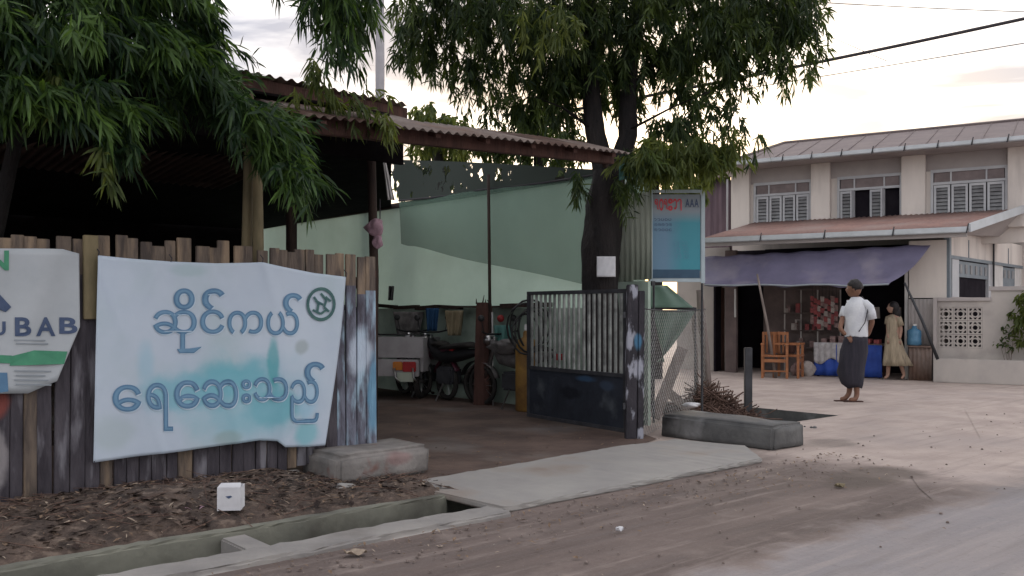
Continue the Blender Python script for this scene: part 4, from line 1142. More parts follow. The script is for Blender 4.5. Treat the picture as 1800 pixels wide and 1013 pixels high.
r1 = N.new('ShaderNodeMapRange'); r1.inputs[1].default_value = z0s; r1.inputs[2].default_value = z1s; L.new(sx.outputs[2], r1.inputs[0])
r2 = N.new('ShaderNodeMapRange'); r2.inputs[1].default_value = x0s; r2.inputs[2].default_value = x1s; L.new(sx.outputs[0], r2.inputs[0])
m1 = N.new('ShaderNodeMix'); m1.data_type = 'RGBA'; m1.inputs[6].default_value = (.11, .22, .33, 1); m1.inputs[7].default_value = (.03, .24, .31, 1); L.new(r2.outputs[0], m1.inputs[0])
m2 = N.new('ShaderNodeMix'); m2.data_type = 'RGBA'; L.new(r1.outputs[0], m2.inputs[0]); L.new(m1.outputs[2], m2.inputs[6]); m2.inputs[7].default_value = (.22, .26, .30, 1)
L.new(m2.outputs[2], b.inputs['Base Color']); b.inputs['Roughness'].default_value = .4
mb = MB(); mb.quad(spm(1147, 366, .004), spm(1231, 366, .004), spm(1231, 476, .004), spm(1147, 476, .004)); mb.build('print_panel', M['signgrad'], sg_)
mb = MB(); mb.quad(spm(1147, 474, .006), spm(1230, 474, .006), spm(1230, 489, .006), spm(1147, 489, .006)); mb.build('dark_band', 'signdark', sg_)
mb = MB(); x = 1152
for ch in 'ရေလက်ာ':
    pass
for i, ch in enumerate(('ရ', 'ဝ', 'ရ', 'း', 'ာ', 'ါ')):
    put_glyph(mb, ch, (1151 + i * 8, 350, 1158 + i * 8, 368 + (i % 2) * 2), lambda x_, y_: spm(x_, y_, .008), bold=.02)
mb.build('red_heading', 'inkred', sg_)
mb = MB()
for i, ch in enumerate('AAA'): put_glyph(mb, ch, (1205 + i * 8, 350, 1212 + i * 8, 364), lambda x_, y_: spm(x_, y_, .008), bold=.015)
for y, x0, x1 in ((384, 1149, 1185), (393, 1150, 1182), (402, 1150, 1183), (481, 1165, 1182), (481, 1186, 1200)):
    x = x0
    while x < x1 - 4:
        put_glyph(mb, random.choice(('ာ', 'ဝ', 'က', 'င', 'ပ')), (x, y, x + 5, y + 4.5), lambda x_, y_: spm(x_, y_, .008)); x += 6.5
mb.build('small_print', 'inknavy', sg_)
mb = MB()
for k in range(3): 
    for j in range(2):
        put_glyph(mb, ('ဂ', 'သ')[j], (1184 + j * 14 + k * 2, 424 + k * 11, 1194 + j * 14 + k * 2, 433 + k * 11), lambda x_, y_: spm(x_, y_, .008))
mb.build('pale_print', 'signblue', sg_)
for x in (1149, 1234):
    p_ = P(x, 400, SY + .035); MB().tube([Vector((p_.x, p_.y, 0)), Vector((p_.x, p_.y, 2.55))], .014, 6).build('leg', 'gatedark', sg_)

# ------------------------------------------------------------------ right-hand house
house = thing('two_storey_house', Bf(2.5, -2, 0), 'two storey cream house with red lower roof and purple shop awning', 'house')
UB = -2.2
AX = lambda px, b=UB: bl(px, 400, b)[0]
HL = AX(1288); HR = AX(1905)
ZE = 4.46
# upper wall, bays between pilasters with openings
wins = [(1325, 1427), (1472, 1586), (1636, 1772)]
pil = [(1288, 1320), (1428, 1461), (1586, 1628), (1772, 1812)]
def hb(a0, a1, b0, b1, z0, z1, name, m, par=house, bevel=0): return MB().box(Bf, a0, a1, b0, b1, z0, z1).build(name, m, par, bevel=bevel)
ZW0, ZW1 = 3.16, 4.12
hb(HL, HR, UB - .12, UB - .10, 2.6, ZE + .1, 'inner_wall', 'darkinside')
hb(HL - .01, HR, UB - .09, UB, 2.6, ZW0, 'wall', 'cream'); hb(HL - .01, HR, UB - .09, UB, ZW1, ZE + .05, 'wall', 'greywall')
prev = HL - .01
for x0, x1 in wins:
    a0, a1 = AX(x0), AX(x1)
    hb(prev, a0, UB - .09, UB - .002, ZW0, ZW1, 'wall', 'cream'); prev = a1
hb(prev, HR, UB - .09, UB - .002, ZW0, ZW1, 'wall', 'cream')
for x0, x1 in pil:
    hb(AX(x0), AX(x1), UB + .002, UB + .13, 2.9, ZE, 'pilaster', 'cream', bevel=.008)
# pale drip stains and boards between the pilasters
for wi, (x0, x1) in enumerate(wins):
    a0, a1 = AX(x0), AX(x1); W_ = a1 - a0
    o = MB().box(Bf, a0, a1, UB - .03, UB + .025, ZW1 - .04, ZW1 + .02).build('window', 'frame', house, bevel=.004)
    for args in ((a0, a0 + .05, ZW0, ZW1 - .04), (a1 - .05, a1, ZW0, ZW1 - .04)): MB().box(Bf, args[0], args[1], UB - .03, UB + .022, args[2], args[3]).build('frame', 'frame', o)
    MB().box(Bf, a0, a1, UB - .03, UB + .06, ZW0 - .03, ZW0 + .02).build('sill', 'frame', o, bevel=.004)
    zt0 = ZW0 + (ZW1 - ZW0) * .70
    MB().box(Bf, a0 + .05, a1 - .05, UB - .03, UB + .02, zt0, zt0 + .05).build('frame', 'frame', o)
    cuts = [a0 + .05, a0 + W_ * .27, a0 + W_ * .73, a1 - .05]
    for i in range(3):
        MB().box(Bf, cuts[i] + .015, cuts[i + 1] - .015, UB - .05, UB - .01, zt0 + .05, ZW1 - .04).build('transom_panel', 'transom', o)
        if i: MB().box(Bf, cuts[i] - .015, cuts[i] + .015, UB - .03, UB + .018, zt0 + .05, ZW1 - .04).build('frame', 'frame', o)
    n = 4; sw = (W_ - .1) / n
    opened = {1: (1, 3)}.get(wi, ())
    for i in range(n):
        s0 = a0 + .05 + i * sw; s1 = s0 + sw
        if i in opened:
            # shutter swung outward; dark room behind
            MB().bar(Bf(s0 + .01, UB + .02, (ZW0 + zt0) / 2), Bf(s0 - .02, UB + .26, (ZW0 + zt0) / 2), .02, zt0 - ZW0 - .04).build('open_shutter', 'frame', o)
            continue
        f = MB()
        for p_, q_, r_, s_ in ((s0 + .012, s0 + .055, ZW0 + .03, zt0 - .01), (s1 - .055, s1 - .012, ZW0 + .03, zt0 - .01), (s0 + .055, s1 - .055, ZW0 + .03, ZW0 + .09), (s0 + .055, s1 - .055, zt0 - .06, zt0 - .01)):
            f.box(Bf, p_, q_, UB - .01, UB + .015, r_, s_)
        f.build('shutter_frame', 'frame', o)
        ns = 7
        hgt = (zt0 - .06 - ZW0 - .09) / ns
        for kk in range(ns):
            zc = ZW0 + .09 + hgt * kk
            MB().prism([Bf(s0 + .055, UB - .03, zc + hgt * .95), Bf(s1 - .055, UB - .03, zc + hgt * .95), Bf(s1 - .055, UB + .005, zc + .008), Bf(s0 + .055, UB + .005, zc + .008)], Vector((0, 0, .006)) + EB * .004).build('louvre_slat', 'louvre', o)
        MB().box(Bf, s0 + .055, s1 - .055, UB - .06, UB - .05, ZW0 + .05, zt0).build('pane', 'glass', o)
# eaves and roof
EVB = -1.5
hb(HL - .7, HR, UB - .1, EVB - .02, ZE + .0, ZE + .03, 'soffit', 'greywall')
# hipped main roof
rid = -3.6; zr = (bl(1375, 261, rid)[1] + bl(1800, 202, rid)[1]) / 2
aL = AX(1282, EVB); HP = AX(1378, rid)
MB().poly([Bf(aL, EVB + .02, ZE + .10), Bf(HR, EVB + .02, ZE + .10), Bf(HR, rid, zr), Bf(HP, rid, zr)]).build('roof_slope', 'greyroof', house, solid=-.02)
MB().poly([Bf(aL, EVB + .02, ZE + .10), Bf(HP, rid, zr), Bf(aL, rid * 2 - EVB, ZE + .10)]).build('roof_hip', 'greyroof', house, solid=-.02)
MB().poly([Bf(aL, rid * 2 - EVB, ZE + .10), Bf(HP, rid, zr), Bf(HR, rid, zr), Bf(HR, rid * 2 - EVB, ZE + .10)]).build('roof_slope', 'greyroof', house, solid=-.02)
MB().tube([Bf(aL, EVB + .03, ZE + .115), Bf(HP, rid, zr + .02)], .03, 6).build('hip_cap', 'greyroof', house)
MB().tube([Bf(HP, rid, zr + .02), Bf(HR, rid, zr + .02)], .03, 6).build('ridge_cap', 'greyroof', house)
for i in range(14):
    a = aL + .5 + i * .5
    if a > HR: break
    b1 = rid if a > HP else EVB + (rid - EVB) * (a - aL) / (HP - aL)
    MB().bar(Bf(a, EVB + .02, ZE + .112), Bf(a, b1, ZE + .106 + (EVB - b1) * (zr - ZE - .1) / (EVB - rid)), .012, .012).build('roof_seam', 'greyroof', house)
hb(HL + .1, HR, rid * 2 - EVB, rid * 2 - EVB + .1, 0, ZE, 'rear_wall', 'cream')
hb(HL - .005, HL + .09, rid * 2 - EVB + .1, UB - .1, 0, ZE, 'side_wall', 'cream')
# gutters in lengths with brackets
def gutter(a0, a1, b, z, n, nm='gutter_length', h=.085):
    st_ = (a1 - a0) / n
    for i in range(n):
        MB().box(Bf, a0 + i * st_ + .004, a0 + (i + 1) * st_ - .004, b, b + .09, z, z + h).build(nm, 'gutter', house, bevel=.012)
        MB().bar(Bf(a0 + (i + 1) * st_ - .02, b + .097, z - .02), Bf(a0 + (i + 1) * st_ + .015, b + .099, z + h + .05), .016).build('gutter_bracket', 'gatedark', house)
gutter(aL, HR, EVB + .03, ZE + .01, 11)
# lower roof
LB, LE = UB + .13, .62
ZL1, ZL0 = 3.24, 2.72
l0 = AX(1236, LE); l1 = AX(1702, LE); l2 = AX(1798, LB)
n = 13
for i in range(n):
    s0, s1 = i / n, (i + 1) / n
    bot0 = l0 + (l1 - l0) * s0; bot1 = l0 + (l1 - l0) * s1; t0_ = (l0 + .2) + (l2 - l0 - .2) * s0; t1_ = (l0 + .2) + (l2 - l0 - .2) * s1
    def fn(p_, q_, bot0=bot0, bot1=bot1, t0_=t0_, t1_=t1_, i=i):
        a_ = (bot0 + (bot1 - bot0) * p_) * (1 - q_) + (t0_ + (t1_ - t0_) * p_) * q_
        return Bf(a_, LE + (LB - LE) * q_, ZL0 + (ZL1 - ZL0) * q_ + .012 * math.sin(p_ * 8 * math.pi) + .003 * (i % 2))
    MB().grid(fn, 32, 2).build('lower_roof_sheet', 'tileroof', house, smooth=True, solid=.003)
gutter(l0, l1, LE + .01, ZL0 - .10, 4, h=.10)
hb(l0 + .02, l1 - .02, LE - .06, LE - .0, ZL0 - .17, ZL0 - .035, 'fascia', 'greywall')
# rake board along the open end and gable beyond
MB().bar(Bf(l1 + .02, LE + .02, ZL0 - .02), Bf(l2 + .02, LB, ZL1 + .0), .04, .15).build('rake_board', 'gutter', house, bevel=.006)
MB().poly([Bf(l1 + .02, LE - .02, ZL0 - .05), Bf(l2, LB, ZL1 - .05), Bf(l2 + .2, LB - 1.4, ZL0 + .05), Bf(l2 - 1, LB - 1.4, ZL0 + .05), Bf(l1 - 1, LE - .1, ZL0 - .05)]).build('end_soffit', 'greywall', house, solid=.015)
hb(l0 + .1, l1 - .3, -.55, LE - .08, ZL0 - .04, ZL0 - .02, 'shop_soffit', 'greywall')
# shop bay
sL = AX(1276, 0); sR = AX(1592, 0)
hb(AX(1190, -.5), AX(1283, -.5), -.6, -.5, 0, 2.6, 'front_wall', 'creamlow')
for x0, x1 in ((1258, 1273), ): hb(AX(x0, -.48), AX(x1, -.48), -.498, -.45, 0, 1.75, 'door_leaf', 'brownwood')
hb(sL - .02, AX(1294, 0), -.12, .0, 0, 2.5, 'shop_post', 'inside', bevel=.006)
hb(AX(1590, 0), AX(1594, 0) + .02, -.06, .0, 0, 2.0, 'shop_post', 'white', bevel=.004)
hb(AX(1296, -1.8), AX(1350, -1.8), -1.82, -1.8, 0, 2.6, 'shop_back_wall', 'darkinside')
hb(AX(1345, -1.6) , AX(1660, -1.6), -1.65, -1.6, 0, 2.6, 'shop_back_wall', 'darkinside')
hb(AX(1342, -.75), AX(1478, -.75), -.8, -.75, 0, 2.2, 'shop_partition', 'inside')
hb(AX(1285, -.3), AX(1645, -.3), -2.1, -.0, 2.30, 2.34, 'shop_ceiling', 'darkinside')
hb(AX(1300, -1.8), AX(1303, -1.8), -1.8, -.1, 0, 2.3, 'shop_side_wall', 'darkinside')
a_, z_ = bl(1294, 577, -.2)
# front wall right of the opening
hb(AX(1594, 0) + .04, AX(1664, 0), -.1, .02, 1.5, 2.55, 'front_wall', 'cream')
# end bay: window wall turning back to the right
C1 = Bf(AX(1664, 0), 0, 0); sd = Vector((.875, 1, 0)).normalized(); sn = Vector((sd.y, -sd.x, 0))
def Ef(a, b, c): return C1 + sd * a + sn * b + Vector((0, 0, c))
def ex(px):
    r_ = ray(px, 500); t_ = (C1.dot(sn)) / r_.dot(sn); return (r_ * t_ - C1).dot(sd)
MB().box(Ef, 0, .12, -.05, .05, 1.3, 2.62).build('corner_post', 'bluegrey', house, bevel=.006)
MB().box(Ef, .12, 6, -.05, .03, 1.35, 1.52).build('sill_band', 'greywall', house)
MB().box(Ef, .12, 6, -.05, .02, 2.28, 2.75).build('frieze_panel', 'cream', house)
MB().box(Ef, .12, 6, -.05, .04, 2.22, 2.28).build('lintel', 'bluegrey', house)
for x in (1700, 1770): MB().box(Ef, ex(x), ex(x) + .04, .0, .03, 2.28, 2.62).build('frieze_batten', 'bluegrey', house)
xs = [(1672, 1684, 'frame'), (1684, 1736, 'win'), (1736, 1744, 'frame'), (1746, 1762, 'panel'), (1762, 1783, 'win2'), (1783, 1830, 'panel')]
for x0, x1, k_ in xs:
    e0, e1 = ex(x0), ex(x1)
    if k_ == 'frame': MB().box(Ef, e0, e1, -.04, .02, 1.52, 2.22).build('window_post', 'frame', house)
    elif k_ == 'panel': MB().box(Ef, e0, e1, -.04, .01, 1.52, 2.22).build('wall_panel', 'white', house)
    else:
        o = MB().box(Ef, e0, e1, -.06, -.04, 1.52, 2.22).build('window', 'darkinside', house)
        MB().box(Ef, e0, e1, -.03, -.0, 1.90 if k_ == 'win' else 1.62, 2.20).build('shutter', 'bluegrey', o)
        nn = 6 if k_ == 'win' else 3
        for i in range(nn):
            c_ = e0 + (e1 - e0) * (i + .5) / nn; MB().box(Ef, c_ - (e1 - e0) / nn * .2, c_ + (e1 - e0) / nn * .2, .0, .012, 1.97, 2.14).build('louvre_slat', 'louvre', o)
MB().tube([Ef(ex(1741), .06, 1.35), Ef(ex(1741), .06, 2.72)], .02, 6).build('drain_pipe', 'gatedark', house)
MB().box(Ef, .12, 6, -.15, -.06, 0, 1.35).build('lower_end_wall', 'creamlow', house)
# far part of the facade beyond the frame
hb(AX(1664, .0) + .02, AX(1664, 0) + .05, -2.0, -.1, 0, 2.6, 'inner_side_wall', 'darkinside')
# lilac sheet wall of the neighbouring shed, left
ns_ = thing('lilac_shed', Bf(-2.2, -3.2, 0), 'dusty lilac sheet-walled shed behind the left end of the cream house', 'shed')
corr_wall(ns_, 'wall_sheet', lambda a, b, c: Bf(a, -3.1 + b, c), AX(1218, -3.1), AX(1284, -3.1), 0, 4.5, 'lilacwall', pitch=.15, amp=.015)
MB().box(Bf, AX(1216, -3.1), AX(1290, -3.0), -5, -3.14, 0, 4.4).build('wall', 'lilacwall', ns_)
MB().poly([Bf(AX(1210, -3.1), -2.9, 4.45), Bf(AX(1292, -3.0), -2.9, 4.45), Bf(AX(1292, -3.0), -5.2, 5.0), Bf(AX(1210, -3.1), -5.2, 5.0)]).build('roof', 'rust', ns_, solid=.02)
MB().tube([Bf(AX(1279, -3), -2.98, 2.9), Bf(AX(1279, -3), -2.98, 4.4)], .025, 6).build('drain_pipe', 'frame', ns_)

# awning of purple tarpaulin
aw = thing('shop_awning', Bf(2, .6, 2), 'purple blue tarpaulin awning stretched in front of the shop under the red roof', 'awning')
tl, tr = bl(1238, 452, .45), bl(1636, 430, .45)
bl_, br_ = bl(1238, 500, 1.15), bl(1562, 500, 1.15)
def awf(a_, b_):
    at = tl[0] + (tr[0] - tl[0]) * a_; ab = bl_[0] + (br_[0] - bl_[0]) * a_
    zt_ = tl[1] + (tr[1] - tl[1]) * a_; zb_ = bl_[1] + (br_[1] - bl_[1]) * a_
    z = zt_ * (1 - b_) + zb_ * b_ - .10 * math.sin(math.pi * b_) + .018 * math.sin(a_ * 19 + b_ * 2.5) * b_ + .012 * math.sin(a_ * 43 - b_ * 3)
    if b_ > .97: z -= .03
    return Bf(at * (1 - b_) + ab * b_, .45 + .7 * b_, z)
MB().grid(awf, 90, 20).build('sheet', 'tarp', aw, smooth=True, solid=.003)
MB().tube([awf(i / 10, 1) + Vector((0, 0, .015)) for i in range(11)], .016, 6).build('edge_pole', 'signgrey', aw, smooth=True)
for px0, py0, px1, py1, bb, nm in ((1331, 482, 1352, 583, 1.2, 'left'), (1590, 497, 1645, 622, .9, 'right')):
    a0, z0c = bl(px0, py0, bb); a1, z1c = bl(px1, py1, bb)
    f_ = max(1.0, (z0c) / max(.05, z0c - z1c))
    mb = MB(); p0 = Bf(a0, bb, z0c)
    if nm == 'left': p1 = Bf(a0 + (a1 - a0) * 1.25, bb, .75 if False else .0); p1 = Bf(a1 + .08, bb - .15, 0)
    else: p1 = Bf(a1 + .02, bb - .1, .42)
    mb.tube([p0, p0.lerp(p1, .5) + Vector((.02, 0, 0)), p1], [.018, .026, .028], 7)
    tag(mb.build('awning_prop', 'twigpale' if nm == 'left' else 'gatedark', smooth=True), 'bent pale pole propping the awning behind the wooden chair' if nm == 'left' else 'dark straight pole slanting from the awning down to the low wall', 'pole', 'poles leaning under the awning')

# breeze block wall and low wall
bw = thing('breeze_block_wall', Bf(6, .15, 0), 'cream garden wall with a panel of nine pierced blocks', 'wall')
def bx(px, b=.15): return AX(px, b)
w0, w1 = bx(1641), bx(1830); g0, g1 = bx(1650), bx(1727); zg1, zg0 = 1.33, .60
zA = 1.44; zT = 1.62
BB = lambda a0, a1, z0, z1, nm, m_, b0=.08, b1=.15: MB().box(Bf, a0, a1, b0, b1, z0, z1).build(nm, m_, bw)
BB(w0, g0, 0, zA, 'wall_section', 'creamlow'); BB(g0, g1, 0, zg0, 'wall_section', 'creamlow'); BB(g0, g1, zg1, zA, 'wall_section', 'creamlow'); BB(g1, bx(1742), 0, zA, 'wall_section', 'creamlow')
BB(bx(1742), w1, 0, zT, 'wall_section', 'creamlow'); BB(bx(1742) - .03, w1, zT, zT + .07, 'coping', 'greywall', .05, .18)
BB(bx(1645), bx(1742) + .0, zA, zA + .06, 'coping', 'greywall', .05, .18)
cw = (g1 - g0) / 3; ch_ = (zg1 - zg0) / 3
first = None
for i in range(3):
    for j in range(3):
        if first is None:
            mb = MB(); a0 = g0; z0 = zg0; t_ = .025
            mb.box(Bf, a0 + .003, a0 + cw - .003, .085, .145, z0 + .003, z0 + t_); mb.box(Bf, a0 + .003, a0 + cw - .003, .085, .145, z0 + ch_ - t_, z0 + ch_ - .003)
            mb.box(Bf, a0 + .003, a0 + t_, .085, .145, z0 + t_, z0 + ch_ - t_); mb.box(Bf, a0 + cw - t_, a0 + cw - .003, .085, .145, z0 + t_, z0 + ch_ - t_)
            cx_, cz_ = a0 + cw / 2, z0 + ch_ / 2
            for sx_, sy_ in ((1, 1), (1, -1), (-1, 1), (-1, -1)):
                pts = [Bf(cx_ + sx_ * cw * .5 * q_[0], .115, cz_ + sy_ * ch_ * .5 * q_[1]) for q_ in ((.95, .25), (.55, .35), (.30, .60), (.25, .95))]
                for p_, q_ in zip(pts, pts[1:]): mb.bar(p_, q_, .03, .05, up=EB)
            for k_ in range(8):
                t0_, t1_ = k_ * math.pi / 4, (k_ + 1) * math.pi / 4
                mb.bar(Bf(cx_ + .055 * math.cos(t0_), .115, cz_ + .055 * math.sin(t0_)), Bf(cx_ + .055 * math.cos(t1_), .115, cz_ + .055 * math.sin(t1_)), .022, .05, up=EB)
            first = mb.build('pierced_block', 'creamlow', bw)
        else:
            rep(first, [EA * cw * i + Vector((0, 0, ch_ * j))])
MB().box(Bf, g0, g1, -.5, -.45, 0, 1.4).build('rear_face', 'darkinside', bw)
o = MB().box(Bf, bx(1641, .5), bx(1860, .5), .42, .55, 0, .42).build('low_wall', 'creamlow', bevel=.012)
tag(o, 'knee high plain concrete wall in front of the pierced block wall', 'wall')
# garden plants
def leafcard(base, direction, length, width, droop, tone, acc, roll=0):
    acc.append((base, direction, length, width, droop, tone, roll))
def leaves_mesh(name, arr, m, parent=None):
    """arr: numpy (n,10): base xyz, dir xyz, length, width, droop, tone"""
    A = np.asarray(arr, dtype=np.float64); n = len(A)
    b = A[:, 0:3]; d = A[:, 3:6] / np.linalg.norm(A[:, 3:6], axis=1)[:, None]; Ln = A[:, 6:7]; Wd = A[:, 7:8]; dr = A[:, 8:9]; tone = A[:, 9]
    rng = np.random.default_rng(1)
    up = rng.normal(size=(n, 3)); side = np.cross(d, up); side /= np.linalg.norm(side, axis=1)[:, None] + 1e-9
    dn = np.array([0, 0, -1.0])
    m1_ = b + d * Ln * .33 + dn * Ln * dr * .10; m2_ = b + d * Ln * .68 + dn * Ln * dr * .34; tp_ = b + d * Ln * .97 + dn * Ln * dr * .75
    nrm_ = np.cross(side, d)
    co = np.stack([b, m1_ - side * Wd * .5 + nrm_ * Wd * .12, m1_ + side * Wd * .5 + nrm_ * Wd * .12, m2_ - side * Wd * .38, m2_ + side * Wd * .38, tp_], axis=1).reshape(-1, 3)
    if parent: co = co - np.array(basis(parent).translation)
    base_f = np.array([[0, 2, 1, -1], [1, 2, 4, 3], [3, 4, 5, -1]])
    me = bpy.data.meshes.new(name)
    loops = np.array([0, 2, 1, 1, 2, 4, 3, 3, 4, 5]); ls = np.array([0, 3, 7]); lt = np.array([3, 4, 3])
    L_ = (np.arange(n)[:, None] * 6 + loops[None, :]).ravel(); S_ = (np.arange(n)[:, None] * 10 + ls[None, :]).ravel(); T__ = np.tile(lt, n)
    me.vertices.add(n * 6); me.vertices.foreach_set('co', co.ravel())
    me.loops.add(n * 10); me.loops.foreach_set('vertex_index', L_.astype(np.int32))
    me.polygons.add(n * 3); me.polygons.foreach_set('loop_start', S_.astype(np.int32)); me.polygons.foreach_set('loop_total', T__.astype(np.int32))
    at = me.attributes.new('tone', 'FLOAT', 'POINT'); at.data.foreach_set('value', np.repeat(tone, 6).astype(np.float32))
    me.materials.append(M[m]); me.update(calc_edges=True)
    o = bpy.data.objects.new(name, me); COL.objects.link(o)
    if parent: o.parent = parent
    return o
rng = np.random.default_rng(11)
def spray(c, r, nspray, per, length, width, lean_=(0, 0, -1), spread=.55, tone=(.2, .9), droop=.5, rows=None, hang_=.35):
    """sprays of drooping leaves inside an ellipsoid c, r"""
    out_ = []
    k = 0
    while k < nspray:
        q_ = rng.uniform(-1, 1, 3)
        if (q_ ** 2).sum() > 1: continue
        k += 1
        p = np.array(c) + q_ * np.array(r)
        ax_ = np.array(lean_) + rng.normal(0, spread, 3); ax_ /= np.linalg.norm(ax_)
        tl_ = tone[0] + (tone[1] - tone[0]) * rng.uniform(0, 1) ** 1.8
        Lt = hang_ * rng.uniform(.5, 1.2)
        for i in range(per):
            s_ = rng.uniform(0, 1)
            bp = p + ax_ * Lt * s_ + rng.normal(0, .012, 3)
            dd_ = ax_ * rng.uniform(.4, 1.0) + rng.normal(0, .42, 3) + np.array([0, 0, -.25])
            out_.append([*bp, *dd_, length * rng.uniform(.6, 1.15), width * rng.uniform(.7, 1.2), droop * rng.uniform(.4, 1.3), np.clip(tl_ + rng.normal(0, .15), 0, 1)])
    return out_
def pc(px, py, y, rx, ry, rd_):            # ellipsoid given as seen: centre, half sizes in picture units, half depth in metres
    p = P(px, py, y); return (p.x, p.y, p.z), (rx / FX * y, rd_, ry / FX * y)

pl = thing('wall_plant', Bf(bx(1765), .3, .42), 'thin leafy plant climbing the cream wall right of the pierced blocks', 'plant')
base = Bf(bx(1770, .3), .3, .0)
mb = MB(); arr = []
for px, py in ((1765, 600), (1772, 588), (1783, 560), (1758, 605), (1778, 615), (1768, 575)):
    a_, z_ = bl(px, py, .3); tip = Bf(a_, .3, z_); mb.tube([base, base.lerp(tip, .5) + Vector((.03, 0, .03)), tip], [.006, .004, .002], 4)
    for i in range(14):
        arr.append([*(np.array(tip) + rng.normal(0, .05, 3) * np.array([1, .6, 1])), *(rng.normal(0, .6, 3) + [0, 0, -.2]), .08, .035, .4, rng.uniform(.1, .7)])
mb.build('stem', 'stick', pl); leaves_mesh('leaves', arr, 'leaf', pl)
sh = thing('garden_shrub', Bf(bx(1812, -.1), .0, 0), 'green shrub at the right end of the garden wall', 'shrub')
c_, r_ = pc(1806, 555, Bf(bx(1806, .4), .4, 0).y, 18, 50, .25)
leaves_mesh('leaves', spray(c_, r_, 60, 14, .12, .035, hang_=.15), 'leafyel', sh)
MB().tube([Vector((c_[0], c_[1], 0)), Vector(c_)], .02, 6).build('stem', 'stick', sh)

# ------------------------------------------------------------------ shop goods
# white metal rack
def ob(a0, a1, b0, b1, z0, z1, nm, m_, par, bev=.0): return MB().box(Bf, a0, a1, b0, b1, z0, z1).build(nm, m_, par, bevel=bev)
rk = thing('display_rack', Bf(AX(1410, -.6), -.6, 0), 'grey metal display rack with packets at the back of the shop front', 'rack')
ra0, ra1 = AX(1378, -.6), AX(1476, -.6)
for a in (ra0, (ra0 * .7 + ra1 * .3), (ra0 * .4 + ra1 * .6), ra1): ob(a, a + .025, -.62, -.6, 0, 1.7, 'upright', 'greywall', rk)
for z in (.5, .85, 1.2, 1.68): ob(ra0, ra1 + .025, -.66, -.595, z, z + .025, 'shelf', 'inside', rk)
rd = random.Random(4)
for i in range(26):
    z = rd.choice((.525, .875, 1.225)); a = rd.uniform(ra0 + .03, ra1 - .12); h_ = rd.uniform(.08, .22)
    tag(ob(a, a + rd.uniform(.05, .11), -.595, -.56, z, z + h_, 'goods_box', rd.choice(('goods', 'goodsred', 'goodspale', 'inside')), None), 'small goods packet standing on the metal display rack in the shop', 'packet', 'packets on the display rack')
# rows of packets hung on strings
for i in range(11):
    px = 1428 + i * 6.0 + (i > 7) * 18; bb = -.35
    a_, z_ = bl(px, 520 + (i % 3) * 4, bb)
    st_ = thing('packet_string', Bf(a_, bb, z_), 'string of hanging snack packets in the shop opening behind the man', 'packets', 'strings of hanging packets')
    MB().tube([Bf(a_, bb, 2.28), Bf(a_, bb, z_ - .55)], .003, 4).build('string', 'cable', st_)
    for k_ in range(5):
        z2 = z_ - k_ * .12 + rd.uniform(-.02, .02); w_ = rd.uniform(.03, .045)
        MB().prism([Bf(a_ - w_, bb + .012, z2), Bf(a_ + w_, bb + .012 + rd.uniform(-.01, .01), z2 - .01), Bf(a_ + w_ * .9, bb + .012, z2 - .11), Bf(a_ - w_ * .9, bb + .012, z2 - .10)], EB * .015).build('packet', rd.choice(('goods', 'goodsred', 'goodsred', 'goodspale')), st_)
# table with white cloth over blue
tb = thing('shop_table', Bf(AX(1487, .0), 0, 0), 'low shop table skirted in bright blue cloth behind the man', 'table')
ta0, ta1 = AX(1432, .15), AX(1550, .15)
ob(ta0, ta1, -.35, .14, .60, .64, 'tabletop', 'inside', tb, .005)
for a in (ta0 + .03, ta1 - .06):
    for b in (-.32, .07): ob(a, a + .04, b, b + .04, 0, .6, 'leg', 'brownwood', tb)
MB().grid(lambda s_, t_: Bf(ta0 - .01 + (ta1 - ta0 + .02) * s_, .16 + .015 * math.sin(s_ * 40), .62 - .6 * t_), 70, 4).build('skirt', 'bluevinyl', tb, smooth=True, solid=.003)
def wc(s_, t_):
    a_ = ta0 - .01 + (AX(1492, .15) - ta0) * s_
    d_ = .36 + .06 * math.sin(s_ * 9)
    return Bf(a_, .178 + .012 * math.sin(s_ * 36), .655 - d_ * t_)
o = MB().grid(wc, 40, 6).build('table_cloth', 'whitecloth', None, smooth=True, solid=.003); tag(o, 'white patterned cloth hung over the left half of the blue table skirt', 'cloth')
for i in range(7):
    a = ta0 + .1 + i * .16; h_ = rd.uniform(.07, .16)
    tag(ob(a, a + .1, -.2, .05, .642, .642 + h_, 'goods_box', rd.choice(('goodspale', 'goodsred', 'goods')), None, .004), 'small box of goods on the blue skirted shop table', 'box', 'boxes on the shop table')
# sacks and bundles on the floor
for px, py, r_, m_, lab in ((1420, 648, .13, 'goodspale', 'pale sack on the shop floor left of the white table cloth'), (1402, 650, .12, 'goods', 'brown sack on the shop floor right of the wooden chair'), (1388, 600, .11, 'brownwood', 'red brown bundle behind the wooden chair')):
    a_, _ = bl(px, 640, .2); tag(crumple('sack', Bf(a_, .2, r_ * 1.0 if py > 610 else .5), r_, m_, None, int(px), sz=1.3, jit=.4), lab, 'sack')
